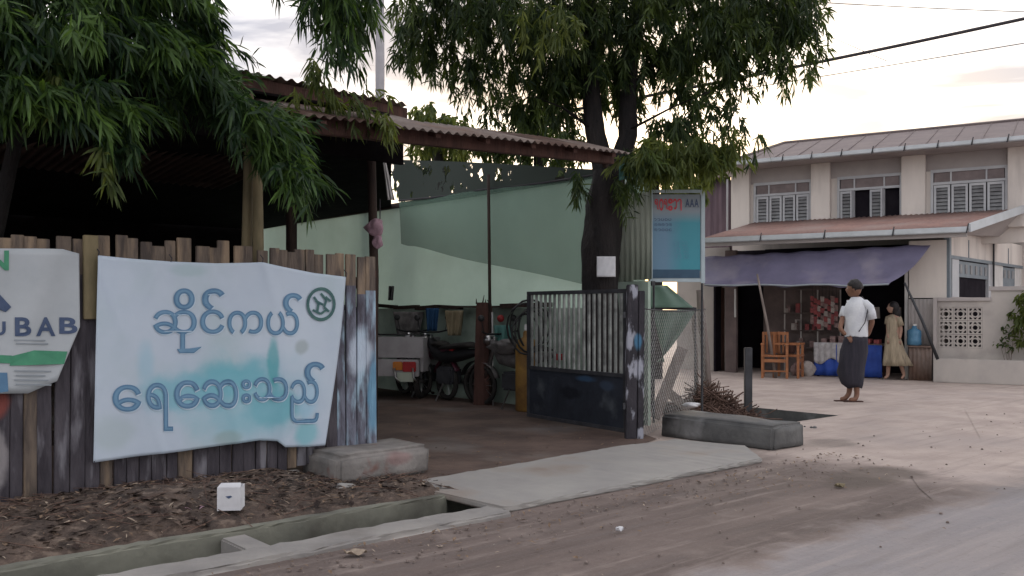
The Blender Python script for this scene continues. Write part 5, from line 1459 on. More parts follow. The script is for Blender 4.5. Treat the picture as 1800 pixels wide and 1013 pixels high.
# wooden armchair
def chairf(orig, rz, label):
    chx = thing('wooden_chair', orig, label, 'chair', rz=rz)
    Tc = lambda x, y, z: basis(chx) @ Vector((x, y, z))
    for x in (-.24, .20):
        MB().box(Tc, x, x + .045, -.24, -.195, 0, .62).build('leg', 'chairwood', chx, bevel=.004)
        MB().box(Tc, x, x + .045, .2, .245, 0, .86).build('leg', 'chairwood', chx, bevel=.004)
        MB().box(Tc, x - .01, x + .055, -.26, .25, .62, .655).build('armrest', 'chairwood', chx, bevel=.006)
    MB().box(Tc, -.24, .245, -.25, .24, .40, .435).build('seat', 'chairwood', chx, bevel=.006)
    for i in range(5): MB().box(Tc, -.17 + i * .075, -.135 + i * .075, .212, .232, .46, .8).build('back_slat', 'chairwood', chx)
    MB().box(Tc, -.195, .2, .205, .24, .80, .86).build('back_rail', 'chairwood', chx, bevel=.004)
    MB().box(Tc, -.195, .2, -.235, -.205, .30, .36).build('front_rail', 'chairwood', chx, bevel=.004)
    MB().box(Tc, -.195, .2, -.235, -.205, .12, .15).build('front_rail', 'chairwood', chx, bevel=.004)
    return chx
p_ = Bf(*[bl(1362, 655, .95)[0], .95, 0]); chairf(p_, R(-18), 'orange brown wooden armchair in front of the dark doorway, the left one')
p_ = Bf(*[bl(1386, 655, .75)[0], .75, 0]); chairf(p_, R(62), 'orange brown wooden chair turned sideways, right of the armchair')
# hanging white strip (rolled calendar) in the dark doorway
a_, z1c = bl(1292, 508, .05); _, z0c = bl(1292, 558, .05)
hs_ = MB().box(Bf, a_ - .02, a_ + .02, .03, .05, z0c, z1c).build('hanging_tube', 'white', bevel=.006); tag(hs_, 'white strip hanging in the dark doorway behind the awning', 'strip')
# corrugated stall front with water dispenser on it
stf = thing('tin_counter', Bf(AX(1617, .3), .3, 0), 'narrow grey corrugated tin counter right of the shop opening', 'counter')
corr_wall(stf, 'sheet', lambda a, b, c: Bf(a, .3 + b, c), AX(1597, .3), AX(1638, .3), 0, .60, 'tin', pitch=.07, amp=.008)
ob(AX(1597, .3), AX(1638, .3), .02, .28, .02, .6, 'body', 'inside', stf); ob(AX(1596, .3), AX(1639, .3), .0, .32, .602, .63, 'top', 'tin', stf)
for px_ in (1640,): ob(AX(px_, .3), AX(px_ + 6, .3), .2, .28, 0, 1.5, 'post', 'greywall', stf)
corr_wall(stf, 'upper_sheet', lambda a, b, c: Bf(a, .05 + b, c), AX(1597, .05), AX(1641, .05), .64, 1.48, 'greensheet', pitch=.07, amp=.006).data.materials[0] = M['greywall']
q = Bf(AX(1607, .2), .2, .632)
wd_ = thing('water_dispenser', q, 'blue water bottle standing on the grey tin counter', 'water bottle')
MB().rings([[q + Vector((r_ * math.cos(a_), r_ * math.sin(a_), z)) for a_ in [2 * math.pi * j / 16 for j in range(16)]] for z, r_ in ((0, .1), (.01, .125), (.12, .125), (.13, .118), (.2, .125), (.27, .12), (.31, .05), (.36, .035))]).build('bottle', 'waterblue', wd_, smooth=True)
MB().box(lambda a, b, c: q + Vector((a, b, c)), -.03, .03, -.03, .03, .36, .39).build('cap', 'white', wd_)

# ------------------------------------------------------------------ people
def skin_mesh(name, verts, edges, radii, m, parent, root=0, sub=2):
    me = bpy.data.meshes.new(name); inv = basis(parent).inverted()
    me.from_pydata([tuple(v) for v in verts], edges, [])
    o = bpy.data.objects.new(name, me); COL.objects.link(o)
    md_ = o.modifiers.new('s', 'SKIN'); md_.use_smooth_shade = True
    for i, r_ in enumerate(radii):
        sv = me.skin_vertices[0].data[i]; sv.radius = r_ if isinstance(r_, tuple) else (r_, r_); sv.use_root = (i == root)
    sb = o.modifiers.new('b', 'SUBSURF'); sb.levels = sub; sb.render_levels = sub
    dg = bpy.context.evaluated_depsgraph_get(); dg.update()
    m2_ = bpy.data.meshes.new_from_object(o.evaluated_get(dg))
    bpy.data.objects.remove(o)
    m2_.name = name; m2_.materials.clear(); m2_.materials.append(M[m]); m2_.polygons.foreach_set('use_smooth', [True] * len(m2_.polygons))
    o2 = bpy.data.objects.new(name, m2_); COL.objects.link(o2); o2.parent = parent
    return o2
def ell(c, rx, ry, rz_, name, m, parent, T_, n=12, k=16, zcut=None, warp=None):
    rings = []
    for i in range(n + 1):
        t_ = math.pi * i / n; ring_ = []
        for j in range(k):
            a_ = 2 * math.pi * j / k; x = max(.01, math.sin(t_)) * math.cos(a_); y = max(.01, math.sin(t_)) * math.sin(a_); z = -math.cos(t_)
            p_ = Vector((x * rx, y * ry, z * rz_))
            if warp: p_ = warp(p_, x, y, z)
            ring_.append(T_(c[0] + p_.x, c[1] + p_.y, c[2] + p_.z))
        rings.append(ring_)
    return MB().rings(rings).build(name, m, parent, smooth=True)
def head_rings(T_, c, s_, yaw):
    """face looks along +x turned by yaw; returns rings of a head with brow, nose, mouth and chin"""
    rings = []; n = 22; k = 28
    for i in range(n + 1):
        t_ = math.pi * i / n; ring_ = []
        zz = -math.cos(t_)
        for j in range(k):
            a_ = 2 * math.pi * j / k; cx_, sy_ = math.cos(a_), math.sin(a_)
            r_ = max(.02, math.sin(t_))
            x = r_ * cx_ * .098; y = r_ * sy_ * .077; z = zz * .118
            if zz < 0: y *= 1 - .28 * (-zz); x += .012 * (-zz) * (cx_ > 0)
            f_ = max(0, cx_) ** 6
            x += f_ * (.020 * math.exp(-((zz + .12) / .16) ** 2) * math.exp(-(sy_ / .16) ** 2))
            x += f_ * .005 * math.exp(-((zz + .42) / .08) ** 2); x -= max(0, cx_) ** 3 * .008 * math.exp(-((zz - .08) / .10) ** 2) * math.exp(-((abs(sy_) - .38) / .2) ** 2)
            x += max(0, cx_) ** 4 * .006 * math.exp(-((zz + .8) / .12) ** 2)
            X = x * math.cos(yaw) - y * math.sin(yaw); Y = x * math.sin(yaw) + y * math.cos(yaw)
            ring_.append(T_(c[0] + X * s_, c[1] + Y * s_, c[2] + z * s_))
        rings.append(ring_)
    return rings
def join_into(dst, src):
    bm = bmesh.new(); bm.from_mesh(dst.data); bm.from_mesh(src.data); bm.to_mesh(dst.data); bm.free(); bpy.data.objects.remove(src)

def person_man():
    q = G(1505, 706); s_ = 1.0
    h = thing('person', q, 'man in white shirt and dark longyi walking across the sandy street', 'person')
    T_ = lambda x, y, z: q + Vector((x, y, z)) * s_
    # walks away to the left: body faces -x and slightly +y; camera sees his back and left side
    yaw = R(150)
    Vt = [(0.0, 0, .88), (.0, 0, 1.05), (.01, 0, 1.25), (0.01, 0, 1.40), (0.0, 0, 1.48),      # 0-4 spine, neck
          (-.07, .065, 1.32), (.10, -.075, 1.32),                                               # 5 far-left shoulder, 6 near shoulder
          (-.17, .05, 1.18), (-.24, -.04, 1.02), (-.18, -.10, .93),                            # 7-9 left arm: elbow, forearm, wrist (hand at belt)
          (.19, -.10, 1.12), (.17, .02, .93), (.12, .10, .90),                                 # 10-12 right arm
          (-.03, .06, .82), (-.03, .07, .48), (-.07, .08, .10),                                # 13-15 leg far
          (.03, -.05, .82), (-.03, -.05, .48), (.0, -.03, .10)]
    E_ = [(0, 1), (1, 2), (2, 3), (3, 4), (3, 5), (5, 7), (7, 8), (8, 9), (3, 6), (6, 10), (10, 11), (11, 12), (0, 13), (13, 14), (14, 15), (0, 16), (16, 17), (17, 18)]
    Rd = [(.12, .09), .105, .10, .06, .05, .042, .042, .038, .034, .026, .038, .034, .026, .085, .06, .036, .085, .06, .036]
    Vt += [(-.14, .05, .035), (-.03, -.05, .035), (-.21, .04, .025), (-.13, -.07, .025)]; E_ += [(15, 19), (18, 20), (19, 21), (20, 22)]; Rd += [.035, .035, (.035, .02), (.035, .02)]
    body = skin_mesh('body', [T_(*v) - q for v in Vt], E_, Rd, 'skin', h)
    hr = MB().rings(head_rings(T_, (-.03, 0, 1.575), 1.0, yaw)).build('head', 'skin', h, smooth=True)
    for sd_ in (1, -1):
        e_ = ell((-.03 + .082 * math.cos(yaw + R(95) * sd_), .082 * math.sin(yaw + R(95) * sd_), 1.565), .014, .014, .03, 'ear', 'skin', h, T_, 6, 8); join_into(hr, e_)
    join_into(body, hr)
    # fingers of both hands
    def hand(w0, dr_, curl):
        for k_ in range(5):
            off = Vector((0, 0, 0)); spread_ = (k_ - 1.5) * .017
            side_ = Vector((0, 0, 1)).cross(Vector(dr_)).normalized()
            b_ = Vector(w0) + side_ * spread_; ln_ = (.075, .085, .08, .065, .05)[k_]
            d_ = Vector(dr_).normalized()
            if k_ == 4: b_ = Vector(w0) + side_ * .035 - d_ * .03; d_ = (d_ + side_ * .8).normalized()
            m_ = b_ + d_ * ln_ * .55; e_ = m_ + (d_ * .6 + Vector(curl)).normalized() * ln_ * .5
            o_ = MB().tube([T_(*b_), T_(*m_), T_(*e_)], [.010, .009, .006], 6).build('finger', 'skin', h, smooth=True); join_into(body, o_)
    hand((-.15, -.125, .90), (.25, -.6, -.6), (0, 0, -.8)); hand((.11, .13, .87), (-.3, .2, -.8), (-.2, 0, -.5))
    # eyes
    for sd_ in (-1, 1):
        ell((-.03 + .084 * math.cos(yaw + sd_ * R(24)), .084 * math.sin(yaw + sd_ * R(24)), 1.583), .010, .010, .007, 'eye', 'white', h, T_, 6, 8)
    # hair
    def hw(p_, x, y, z):
        fx = x * math.cos(yaw) + y * math.sin(yaw)
        if z < .1 and fx > .12: p_ = p_ * .80
        if z < -.35: p_ = Vector((p_.x * .82, p_.y * .82, p_.z))
        p_ = p_ * (1 + .04 * math.sin(9 * x + 7 * z) + .03 * math.sin(14 * y))
        return p_
    ell((-.018, -.004, 1.605), .108, .100, .108, 'hair', 'hair', h, T_, 14, 20, warp=hw)
    # shirt
    def blob(z, cx_, cy_, rx, ry, f=0):
        return [T_(cx_ + rx * math.cos(a_) * (1 + 1.3 * f * math.sin(a_ * 6 + z * 22)), cy_ + ry * math.sin(a_) * (1 + f * math.sin(a_ * 5 + z * 17)), z + f * .3 * math.sin(a_ * 3)) for a_ in [2 * math.pi * j / 28 for j in range(28)]]
    sh_ = MB().rings([blob(.875, .0, 0, .150, .125, .03), blob(.93, .0, 0, .158, .13, .035), blob(1.0, .0, 0, .155, .128, .035), blob(1.1, .005, 0, .158, .128, .03), blob(1.22, .01, 0, .168, .130, .02), blob(1.31, .015, 0, .172, .125, .012), blob(1.38, .018, 0, .150, .11), blob(1.425, .012, 0, .10, .085), blob(1.46, .0, 0, .066, .062)]).build('shirt', 'shirt', h, smooth=True)
    for pts, rr in (([(-.02, .03, 1.37), (-.08, .07, 1.365), (-.115, .075, 1.31), (-.135, .07, 1.25), (-.16, .055, 1.18)], [.05, .058, .062, .063, .064]), ([(.03, -.03, 1.37), (.10, -.07, 1.365), (.145, -.09, 1.31), (.165, -.10, 1.24), (.185, -.105, 1.15)], [.055, .062, .066, .066, .062])):
        mb = MB(); mb.tube([T_(*p_) for p_ in pts], rr, 14); o_ = mb.build('sleeve', 'shirt', h, smooth=True)
        join_into(sh_, o_)
    MB().tube([T_(.075, -.10, 1.40), T_(.11, -.135, 1.28), T_(.06, -.155, 1.1), T_(-.02, -.150, .98)], .007, 5).build('bag_strap', 'longyi', h, smooth=True)
    MB().tube([T_(.07, -.02, 1.47), T_(.10, -.05, 1.41), T_(.105, -.10, 1.34)], .012, 6).build('pigtail', 'hair', h, smooth=True)
    # left arm in front of belly, bare, seen at the left
    # longyi
    def lb(z, cx_, cy_, rx, ry, f=.03): return blob(z, cx_, cy_, rx, ry, f)
    MB().rings([lb(.20, -.035, .01, .105, .12, .05), lb(.26, -.06, .01, .155, .135, .05), lb(.40, -.075, .01, .180, .145, .05), lb(.55, -.055, 0, .185, .145, .04), lb(.70, -.03, 0, .185, .145, .03), lb(.84, -.01, 0, .170, .138, .02), lb(.92, .0, 0, .153, .126, .01)]).build('longyi', 'longyi', h, smooth=True)
    for x, y in ((-.15, .045), (-.06, -.055)):
        MB().box(lambda a, b, c: T_(a, b, c), x - .14, x + .13, y - .045, y + .045, 0, .014).build('sandal', 'brownwood', h, bevel=.006)
    return h
person_man()

def person_woman():
    g_ = G(1572, 663); q = Vector((P(1570, 600, 16.6).x, 16.6, 0)); s_ = .88
    h = thing('person', q, 'person with long dark hair in a beige flowing dress walking past the shop opening', 'person')
    T_ = lambda x, y, z: q + Vector((x, y, z)) * s_
    Vt = [(0, 0, .9), (0, 0, 1.1), (0, 0, 1.3), (0, 0, 1.38), (-.07, .07, 1.28), (.07, -.07, 1.28), (-.10, .02, 1.05), (-.12, -.06, .86), (.12, -.1, 1.05), (.08, -.12, .85),
          (-.05, .05, .85), (-.07, .05, .48), (-.09, .05, .08), (.05, -.04, .85), (.10, -.03, .48), (.22, -.02, .10), (-.17, .04, .03), (.15, -.04, .03)]
    E_ = [(0, 1), (1, 2), (2, 3), (2, 4), (4, 6), (6, 7), (2, 5), (5, 8), (8, 9), (0, 10), (10, 11), (11, 12), (0, 13), (13, 14), (14, 15), (12, 16), (15, 17)]
    Rd = [.11, .09, .09, .045, .045, .045, .035, .028, .035, .028, .075, .05, .032, .075, .05, .032, (.03, .02), (.03, .02)]
    body = skin_mesh('body', [T_(*v) - q for v in Vt], E_, Rd, 'skin2', h)
    hr = MB().rings(head_rings(T_, (-.02, 0, 1.50), .95, R(165))).build('head', 'skin2', h, smooth=True); join_into(body, hr)
    for w_, sg2 in (((-.125, -.075, .83), -1), ((.075, -.13, .82), 1)):
        for k_ in range(5):
            b_ = Vector(w_) + Vector(((k_ - 2) * .014, 0, 0)); o_ = MB().tube([T_(*b_), T_(*(b_ + Vector((0, -.01, -.05)))), T_(*(b_ + Vector((0, .01, -.08))))], [.009, .008, .005], 5).build('finger', 'skin2', h, smooth=True); join_into(body, o_)
    for sd_ in (-1, 1):
        ell((-.02 + .08 * math.cos(R(165) + sd_ * R(24)), .08 * math.sin(R(165) + sd_ * R(24)), 1.508), .009, .009, .006, 'eye', 'white', h, T_, 6, 8)
    def hw(p_, x, y, z):
        fx = x * math.cos(R(165)) + y * math.sin(R(165))
        if z < .25 and fx > .2: p_ = p_ * .7
        return p_
    ell((.01, 0, 1.49), .115, .105, .15, 'hair', 'hair', h, T_, 12, 18, warp=hw)
    crumple('hair_bun', T_(.07, -.03, 1.38), .07, 'hair', h, 5, n=8, sz=1.4, jit=.1)
    def ring_(z, cx_, rx, ry, f): return [T_(cx_ + rx * math.cos(a_) * (1 + f * math.sin(a_ * 8)), ry * math.sin(a_) * (1 + f * math.sin(a_ * 8)), z) for a_ in [2 * math.pi * j / 48 for j in range(48)]]
    MB().rings([ring_(.30, .10, .30, .19, .09), ring_(.42, .07, .26, .18, .09), ring_(.6, .03, .20, .16, .08), ring_(.85, .0, .155, .135, .05), ring_(1.02, 0, .13, .115, .03), ring_(1.2, 0, .14, .115, .02), ring_(1.3, 0, .12, .10, 0), ring_(1.36, 0, .055, .055, 0)]).build('dress', 'dress', h, smooth=True)
    for pts in ([(-.06, .07, 1.3), (-.10, .04, 1.16)], [(.07, -.07, 1.3), (.12, -.1, 1.12)]): MB().tube([T_(*p_) for p_ in pts], [.06, .058], 12).build('sleeve', 'dress', h, smooth=True)
    return h
person_woman()
# seated figures deep in the shop, faintly seen, as in the photograph: two pale garments on a rail
for i, (px, m_) in enumerate(((1538, 'goodspale'), (1576, 'goodspale'))):
    a_, z_ = bl(px, 540, -.6); c_ = Bf(a_, -.6, z_)
    hang('hanging_garment', c_, c_ - Vector((0, 0, .22)), .16, .2, m_, ('pale garment hanging in the dark shop between the man and the walking woman', 'pale garment hanging in the dark shop above the walking woman')[i], 'garment', seed=i + 3, fold=.02)

# ------------------------------------------------------------------ main tree
tr_ = thing('street_tree', Vector((P(1062, 600, 10.2).x, 10.2, 0)), 'dark trunked tree with long drooping leaves behind the gate', 'tree')
TY = 10.2
tp = [P(1062, 735, TY), P(1060, 620, TY), P(1056, 520, TY), P(1058, 440, TY), P(1062, 360, TY), P(1068, 300, TY)]
tp[0].z = 0
def trunk(pts, rad, name='trunk', parent=tr_, n=18, seg=6):
    P_ = []; R_ = []
    for i in range(len(pts) - 1):
        for k_ in range(seg):
            f = k_ / seg; P_.append(pts[i].lerp(pts[i + 1], f)); R_.append(rad[i] * (1 - f) + rad[i + 1] * f)
    P_.append(pts[-1]); R_.append(rad[-1])
    mb = MB(); rings = []
    for c_, r_ in zip(P_, R_):
        rings.append([c_ + Vector((math.cos(a_), math.sin(a_), 0)) * r_ * (1 + .10 * math.sin(a_ * 3 + c_.z * 3) + .06 * math.sin(a_ * 7 + c_.z * 5) + random.uniform(-.03, .03)) for a_ in [2 * math.pi * j / n for j in range(n)]])
    return mb.rings(rings).build(name, 'bark', parent, smooth=True)
trunk(tp, [.25, .195, .20, .22, .21, .165])
trunk([P(1064, 310, TY), P(1046, 235, TY), P(1040, 150, TY), P(1035, 40, TY), P(1028, -160, TY)], [.135, .105, .095, .085, .06], 'limb')
trunk([P(1080, 312, TY), P(1103, 240, TY + .05), P(1106, 150, TY), P(1118, 40, TY), P(1128, -160, TY)], [.13, .10, .085, .075, .05], 'limb')
for pts in ([(1058, 470, 0), (1022, 480, -.2), (1018, 420, -.1)],):
    pass
for pts, r_ in (([(1040, 150), (960, 60), (850, 10)], .05), ([(1106, 160), (1190, 70), (1300, 30)], .05), ([(1045, 230), (990, 190), (940, 170)], .03), ([(1104, 230), (1180, 190), (1250, 160)], .035), ([(1118, 40), (1200, -40), (1300, -80)], .04), ([(1035, 40), (900, -60), (780, -80)], .045), ([(1106, 150), (1060, 60), (980, 20)], .03)):
    trunk([P(x, y, TY + .3 * i * (1 if r_ > .035 else -1)) for i, (x, y) in enumerate(pts)], [r_, r_ * .7, r_ * .35], 'branch', n=8, seg=4)
LF = []
cl = [(720, 70, 10.3, 40, 50, .6, 34), (760, 120, 10.3, 70, 40, .6, 50), (870, 150, 10.3, 60, 44, .6, 44), (740, 60, 9.8, 40, 40, .5, 26), (950, 160, 10.4, 60, 50, .6, 50), (1020, 150, 10.5, 50, 50, .6, 40), (900, 215, 10.5, 60, 30, .5, 30),
    (1130, 130, 10.2, 80, 60, .8, 70), (1330, 60, 10.2, 80, 60, .7, 60), (1250, 140, 10.2, 60, 50, .6, 36), (1400, 30, 10.2, 50, 40, .5, 30),   # centre px, py, depth, half width, half height, half depth, sprays
    (820, -40, 10.0, 130, 90, 1.0, 150), (950, -20, 10.0, 140, 110, 1.2, 240), (1090, -20, 10.2, 150, 120, 1.3, 320), (1230, -20, 10.2, 140, 110, 1.2, 260),
    (1350, 20, 10.2, 85, 70, .8, 120), (1400, 60, 10.0, 50, 55, .5, 60), (1400, 120, 10.0, 45, 38, .4, 30), (1330, 110, 10.2, 70, 60, .7, 60),
    (980, 90, 10.0, 95, 70, .9, 150), (1060, 100, 10.4, 80, 90, .9, 150), (1180, 80, 10.3, 110, 75, 1.0, 190), (1270, 80, 10.0, 80, 70, .8, 90),
    (900, 60, 9.8, 90, 60, .8, 90), (820, 50, 10.0, 80, 45, .8, 70), (760, 20, 10.0, 70, 50, .6, 60),
    (1080, 180, 10.6, 60, 50, .5, 55), (980, 170, 10.2, 50, 42, .5, 40), (1200, 170, 10.2, 50, 45, .5, 32), (1290, 170, 10.2, 40, 42, .4, 20),
    (840, 120, 10.0, 50, 40, .5, 22), (930, 215, 10.4, 50, 35, .5, 34), (1000, 225, 10.6, 40, 30, .5, 26), (820, 170, 10.4, 36, 26, .4, 12),
    (1240, 215, 10.0, 50, 36, .5, 30), (1170, 240, 10.0, 50, 28, .5, 32), (1300, 235, 9.9, 24, 30, .3, 8), (1330, 265, 9.9, 14, 22, .2, 4),
    (1120, 300, 9.7, 30, 24, .3, 20), (1010, 335, 10.0, 18, 22, .2, 8), (1100, 350, 9.8, 22, 34, .25, 16), (1380, 150, 10.0, 20, 30, .2, 6)]
for px, py, y, rx, ry, rd_, n in cl:
    c_, r_ = pc(px - 4, py - 34, y, rx * .88, ry * .8, rd_)
    LF += spray(c_, r_, int(n * .64), 26, .14, .021, lean_=(.05, 0, -1), spread=.4, tone=(.05, .8), droop=.35, hang_=.32)
leaves_mesh('crown', LF, 'leaf', tr_)
LF = []
for px, py, y, rx, ry, rd_, n in ((1190, 255, 9.8, 70, 20, .4, 44), (1245, 265, 9.8, 40, 22, .35, 26), (1160, 268, 9.8, 30, 14, .3, 14), (1280, 235, 9.8, 26, 20, .3, 10), (960, 30, 9.0, 60, 40, .3, 16), (1130, 270, 9.7, 30, 18, .3, 12)):
    c_, r_ = pc(px, py, y, rx, ry, rd_); LF += spray(c_, r_, n, 26, .14, .021, lean_=(.05, 0, -1), spread=.4, tone=(.1, .8), droop=.35, hang_=.28)
leaves_mesh('young_leaves', LF, 'leafyel', tr_)
# paper notice on the trunk
pn = MB().grid(lambda s_, t_: P(1049 + 33 * s_, 451 + 36 * t_, TY - .262 - .02 * math.sin(s_ * math.pi) - .004 * math.sin(s_ * 17 + t_ * 9)), 14, 10).build('paper_notice', 'paper', None, smooth=True, solid=.002)
tag(pn, 'white crumpled paper notice fixed to the dark tree trunk', 'notice')
ts = MB().grid(lambda s_, t_: P(1088 + 24 * s_, 290 + 28 * t_ - 6 * s_, TY - .35 - .02 * math.sin(s_ * 7 + t_ * 5)), 8, 8).build('teal_scrap', 'teal', None, smooth=True, solid=.003)
tag(ts, 'teal cloth scrap caught on the end of the lean-to roof', 'cloth scrap')

# trees behind the yard wall
def back_tree(px, y, py_top, label, cls, m='leafyel', seed=0, grp='trees behind the yard wall'):
    b_ = P(px, 545, y); b_.z = 0
    t_ = thing('background_tree', b_, label, 'tree', grp)
    trunk([b_, P(px + 4, 400, y), P(px - 6, 250, y), P(px + 5, py_top, y)], [.16, .12, .09, .04], 'trunk', t_, n=10, seg=3)
    lf = []
    for cx_, cy_, rx, ry, n in cls:
        c_, r_ = pc(cx_, cy_, y, rx, ry, .9); lf += spray(c_, r_, n, 16, .17, .045, spread=.7, tone=(.1, .9), hang_=.25)
    leaves_mesh('crown', lf, m, t_)
back_tree(775, 17, 200, 'pale green tree showing above the middle of the lean-to roof', [(745, 205, 30, 24, 40), (800, 225, 40, 20, 50), (770, 255, 60, 30, 80)], 'leafyel')
back_tree(950, 18, 190, 'green tree rising behind the lean-to roof left of the fork', [(900, 250, 50, 30, 70), (950, 215, 40, 40, 70), (985, 260, 50, 34, 90), (850, 250, 40, 20, 40), (930, 310, 90, 30, 110), (760, 310, 70, 26, 70)], 'leaf')
back_tree(1150, 17, 230, 'green tree behind the signboard and right of the trunk', [(1150, 270, 50, 34, 80), (1210, 262, 40, 26, 50), (1180, 330, 60, 40, 90), (1260, 270, 30, 22, 26)], 'leafyel')

# ------------------------------------------------------------------ leafy trees over the fence, left
def left_tree(trunks, cls, label, cat, length, width, m='leafnear', yel=()):
    b_ = trunks[0][0][0]; t_ = thing('leafy_tree', Vector((b_.x, b_.y, 0)), label, cat, 'leafy trees growing over the plank fence')
    for pts, rad, mm in trunks:
        mb = MB(); mb.tube([p.copy() for p in pts], rad, 10, wob=.04); mb.build('trunk', mm, t_, smooth=True)
    lf = []
    for px, py, y, rx, ry, rd_, n, ln_ in cls:
        c_, r_ = pc(px - (45 if ln_ is dr2 else 10), py - 50, y, rx * .8, ry * .75, rd_); lf += spray(c_, r_, int(n * .85), 30, length, width, lean_=ln_, spread=.42, tone=(0, .85), droop=.45, hang_=.34)
    leaves_mesh('crown', lf, m, t_)
    if yel:
        lf = []
        for px, py, y, rx, ry, rd_, n, ln_ in yel:
            c_, r_ = pc(px, py, y, rx, ry, rd_); lf += spray(c_, r_, n, 22, length * .9, width, lean_=ln_, spread=.3, tone=(0, .8), droop=.45, hang_=.26)
        leaves_mesh('young_leaves', lf, 'leafyel', t_)
    return t_
dn = (.25, -.1, -1); dr2 = (.75, -.1, -.8)
def gp_(px, y, z): return Vector(((px - CX) / FX * y, y, z))
left_tree([([gp_(432, 7.0, 0), gp_(434, 7.0, 1.8), gp_(437, 7.0, 2.5), gp_(415, 6.9, 2.9)], [.045, .04, .036, .02], 'bamboo'),
           ([gp_(455, 6.95, 0), gp_(454, 6.95, 1.8), gp_(452, 6.95, 2.4), gp_(440, 6.8, 2.9)], [.045, .042, .036, .02], 'bamboo')],
          [(440, -70, 6.6, 130, 30, .6, 40, dr2), (600, 0, 6.8, 60, 45, .5, 34, dn), (600, 95, 6.8, 38, 36, .3, 14, dn), (380, 70, 6.4, 36, 50, .5, 30, dr2), (430, 200, 6.3, 40, 40, .4, 34, dr2), (500, 250, 6.2, 50, 44, .35, 50, dr2), (520, 330, 6.2, 34, 20, .2, 14, dn), (610, 40, 6.8, 50, 40, .4, 24, dn), (560, 20, 6.9, 40, 24, .3, 12, dn),
           (500, 290, 6.2, 26, 26, .25, 12, dr2), (350, 170, 6.4, 50, 60, .5, 40, dr2), (655, 30, 6.9, 22, 36, .3, 8, dn)],
          'leafy tree on two pale bamboo-like stems behind the fence, leaning over the shed roof', 'tree', .15, .019,
          yel=[(600, 160, 6.9, 40, 22, .2, 9, dn), (560, 120, 6.9, 30, 20, .2, 5, dn), (680, 190, 7.0, 24, 12, .2, 4, dn), (520, 150, 6.8, 16, 14, .2, 3, dn)])
left_tree([([gp_(-60, 6.6, 0), gp_(-20, 6.6, 1.6), gp_(28, 6.5, 2.5), gp_(60, 6.4, 3.8)], [.07, .06, .05, .03], 'bark')],
          [(80, -10, 6.0, 150, 70, .6, 110, dr2), (280, -10, 6.1, 130, 70, .6, 95, dr2), (60, 90, 5.8, 110, 60, .5, 70, dr2), (220, 100, 5.9, 110, 60, .5, 70, dr2), (330, 110, 6.1, 70, 60, .5, 40, dr2),
           (40, 190, 5.7, 80, 34, .4, 38, dr2), (150, 200, 5.7, 60, 36, .4, 30, dr2), (215, 220, 5.7, 44, 40, .3, 24, dr2), (225, 275, 5.7, 22, 24, .2, 7, dr2), (-60, 120, 5.8, 80, 120, .5, 50, dr2)],
          'dense dark leafy tree filling the corner above the torn poster', 'tree', .165, .020,
          yel=[(105, 130, 5.6, 20, 16, .15, 4, dn), (200, 255, 5.6, 20, 14, .15, 3, dn)])

# ------------------------------------------------------------------ utility pole and overhead cables
up_ = thing('utility_pole', Vector((P(668, 500, 16).x, 16, 0)), 'grey concrete utility pole rising behind the shed roof', 'pole')
pb = up_.location
MB().tube([Vector((pb.x, 16, 0)), Vector((pb.x, 16, 7.6))], [.11, .07], 10).build('shaft', 'polec', up_, smooth=True)
MB().box(lambda a, b, c: Vector((pb.x + a, 16 + b, c)), -.8, .8, -.12, -.07, 6.9, 6.98).build('crossarm', 'gatedark', up_)
for x in (-.7, 0, .7): MB().tube([Vector((pb.x + x, 15.9, 6.98)), Vector((pb.x + x, 15.9, 7.1))], .03, 8).build('insulator', 'white', up_)
def cablep(pts, r_, label, m_='cable', bundle=False):
    o = MB().tube(pts, r_, 6).build('overhead_cable', m_, smooth=True); return tag(o, label, 'cable', 'overhead cables')
def sag(p, q, n=14, s_=.1):
    return [p.lerp(q, i / n) - Vector((0, 0, s_ * 4 * (i / n) * (1 - i / n))) for i in range(n + 1)]
cablep(sag(P(1000, 195, 13), P(2300, -80, 11), s_=.06), .022, 'thick dark overhead cable crossing the sky above the cream house')
cablep(sag(P(1000, 205, 14), P(2300, -8, 11.5), s_=.02), .006, 'thin overhead wire just below the thick cable')
cablep(sag(P(1100, -20, 14), P(2300, 30, 12), s_=.1), .006, 'thin wire crossing the sky high above the thick cable')
cablep(sag(P(1300, -10, 15), P(1560, 108, 13), n=8, s_=.02), .005, 'thin wire slanting down to join the thick cable')
cablep(sag(Vector((pb.x, 15.9, 7.1)), P(2300, -400, 14), s_=.2), .008, 'overhead wire from the utility pole insulator across the treetops')

# ------------------------------------------------------------------ litter
def scatter(n, fn, m_, name, sz=(.015, .05), seed=0, asp=.45, lift=.006):
    rd = random.Random(seed); mb = MB()
    for i in range(n):
        u_, v_, z_ = fn(rd); c_ = S(u_, v_, z_ + lift); l_ = rd.uniform(*sz); w_ = l_ * asp * rd.uniform(.4, 1.2); a_ = rd.uniform(0, 6.3)
        dx = Vector((math.cos(a_), math.sin(a_), rd.uniform(-.3, .5))) * l_; dy = Vector((-math.sin(a_), math.cos(a_), rd.uniform(-.3, .3))) * w_
        mb.poly([c_ - dx, c_ - dy + Vector((0, 0, l_ * .15)), c_ + dx, c_ + dy + Vector((0, 0, l_ * .1))])
    o = mb.build(name, m_); return kind(o, 'stuff')
def bank_z(u, v):
    t_ = (v + 1.19) / 1.17
    k_ = 1 - .75 * min(1, max(0, (u + 1.0) / .45)) * min(1, max(0, t_ - .25) * 3)
    return k_ * (.02 + .10 * max(0, t_) ** .8 + .05 * math.sin(max(0, t_) * math.pi) * (1 + .6 * math.sin(u * 2.3))) + .005
def fb(rd): u = rd.uniform(-3.6, -.15); v = rd.uniform(-1.15, -.08); return u, v, bank_z(u, v)
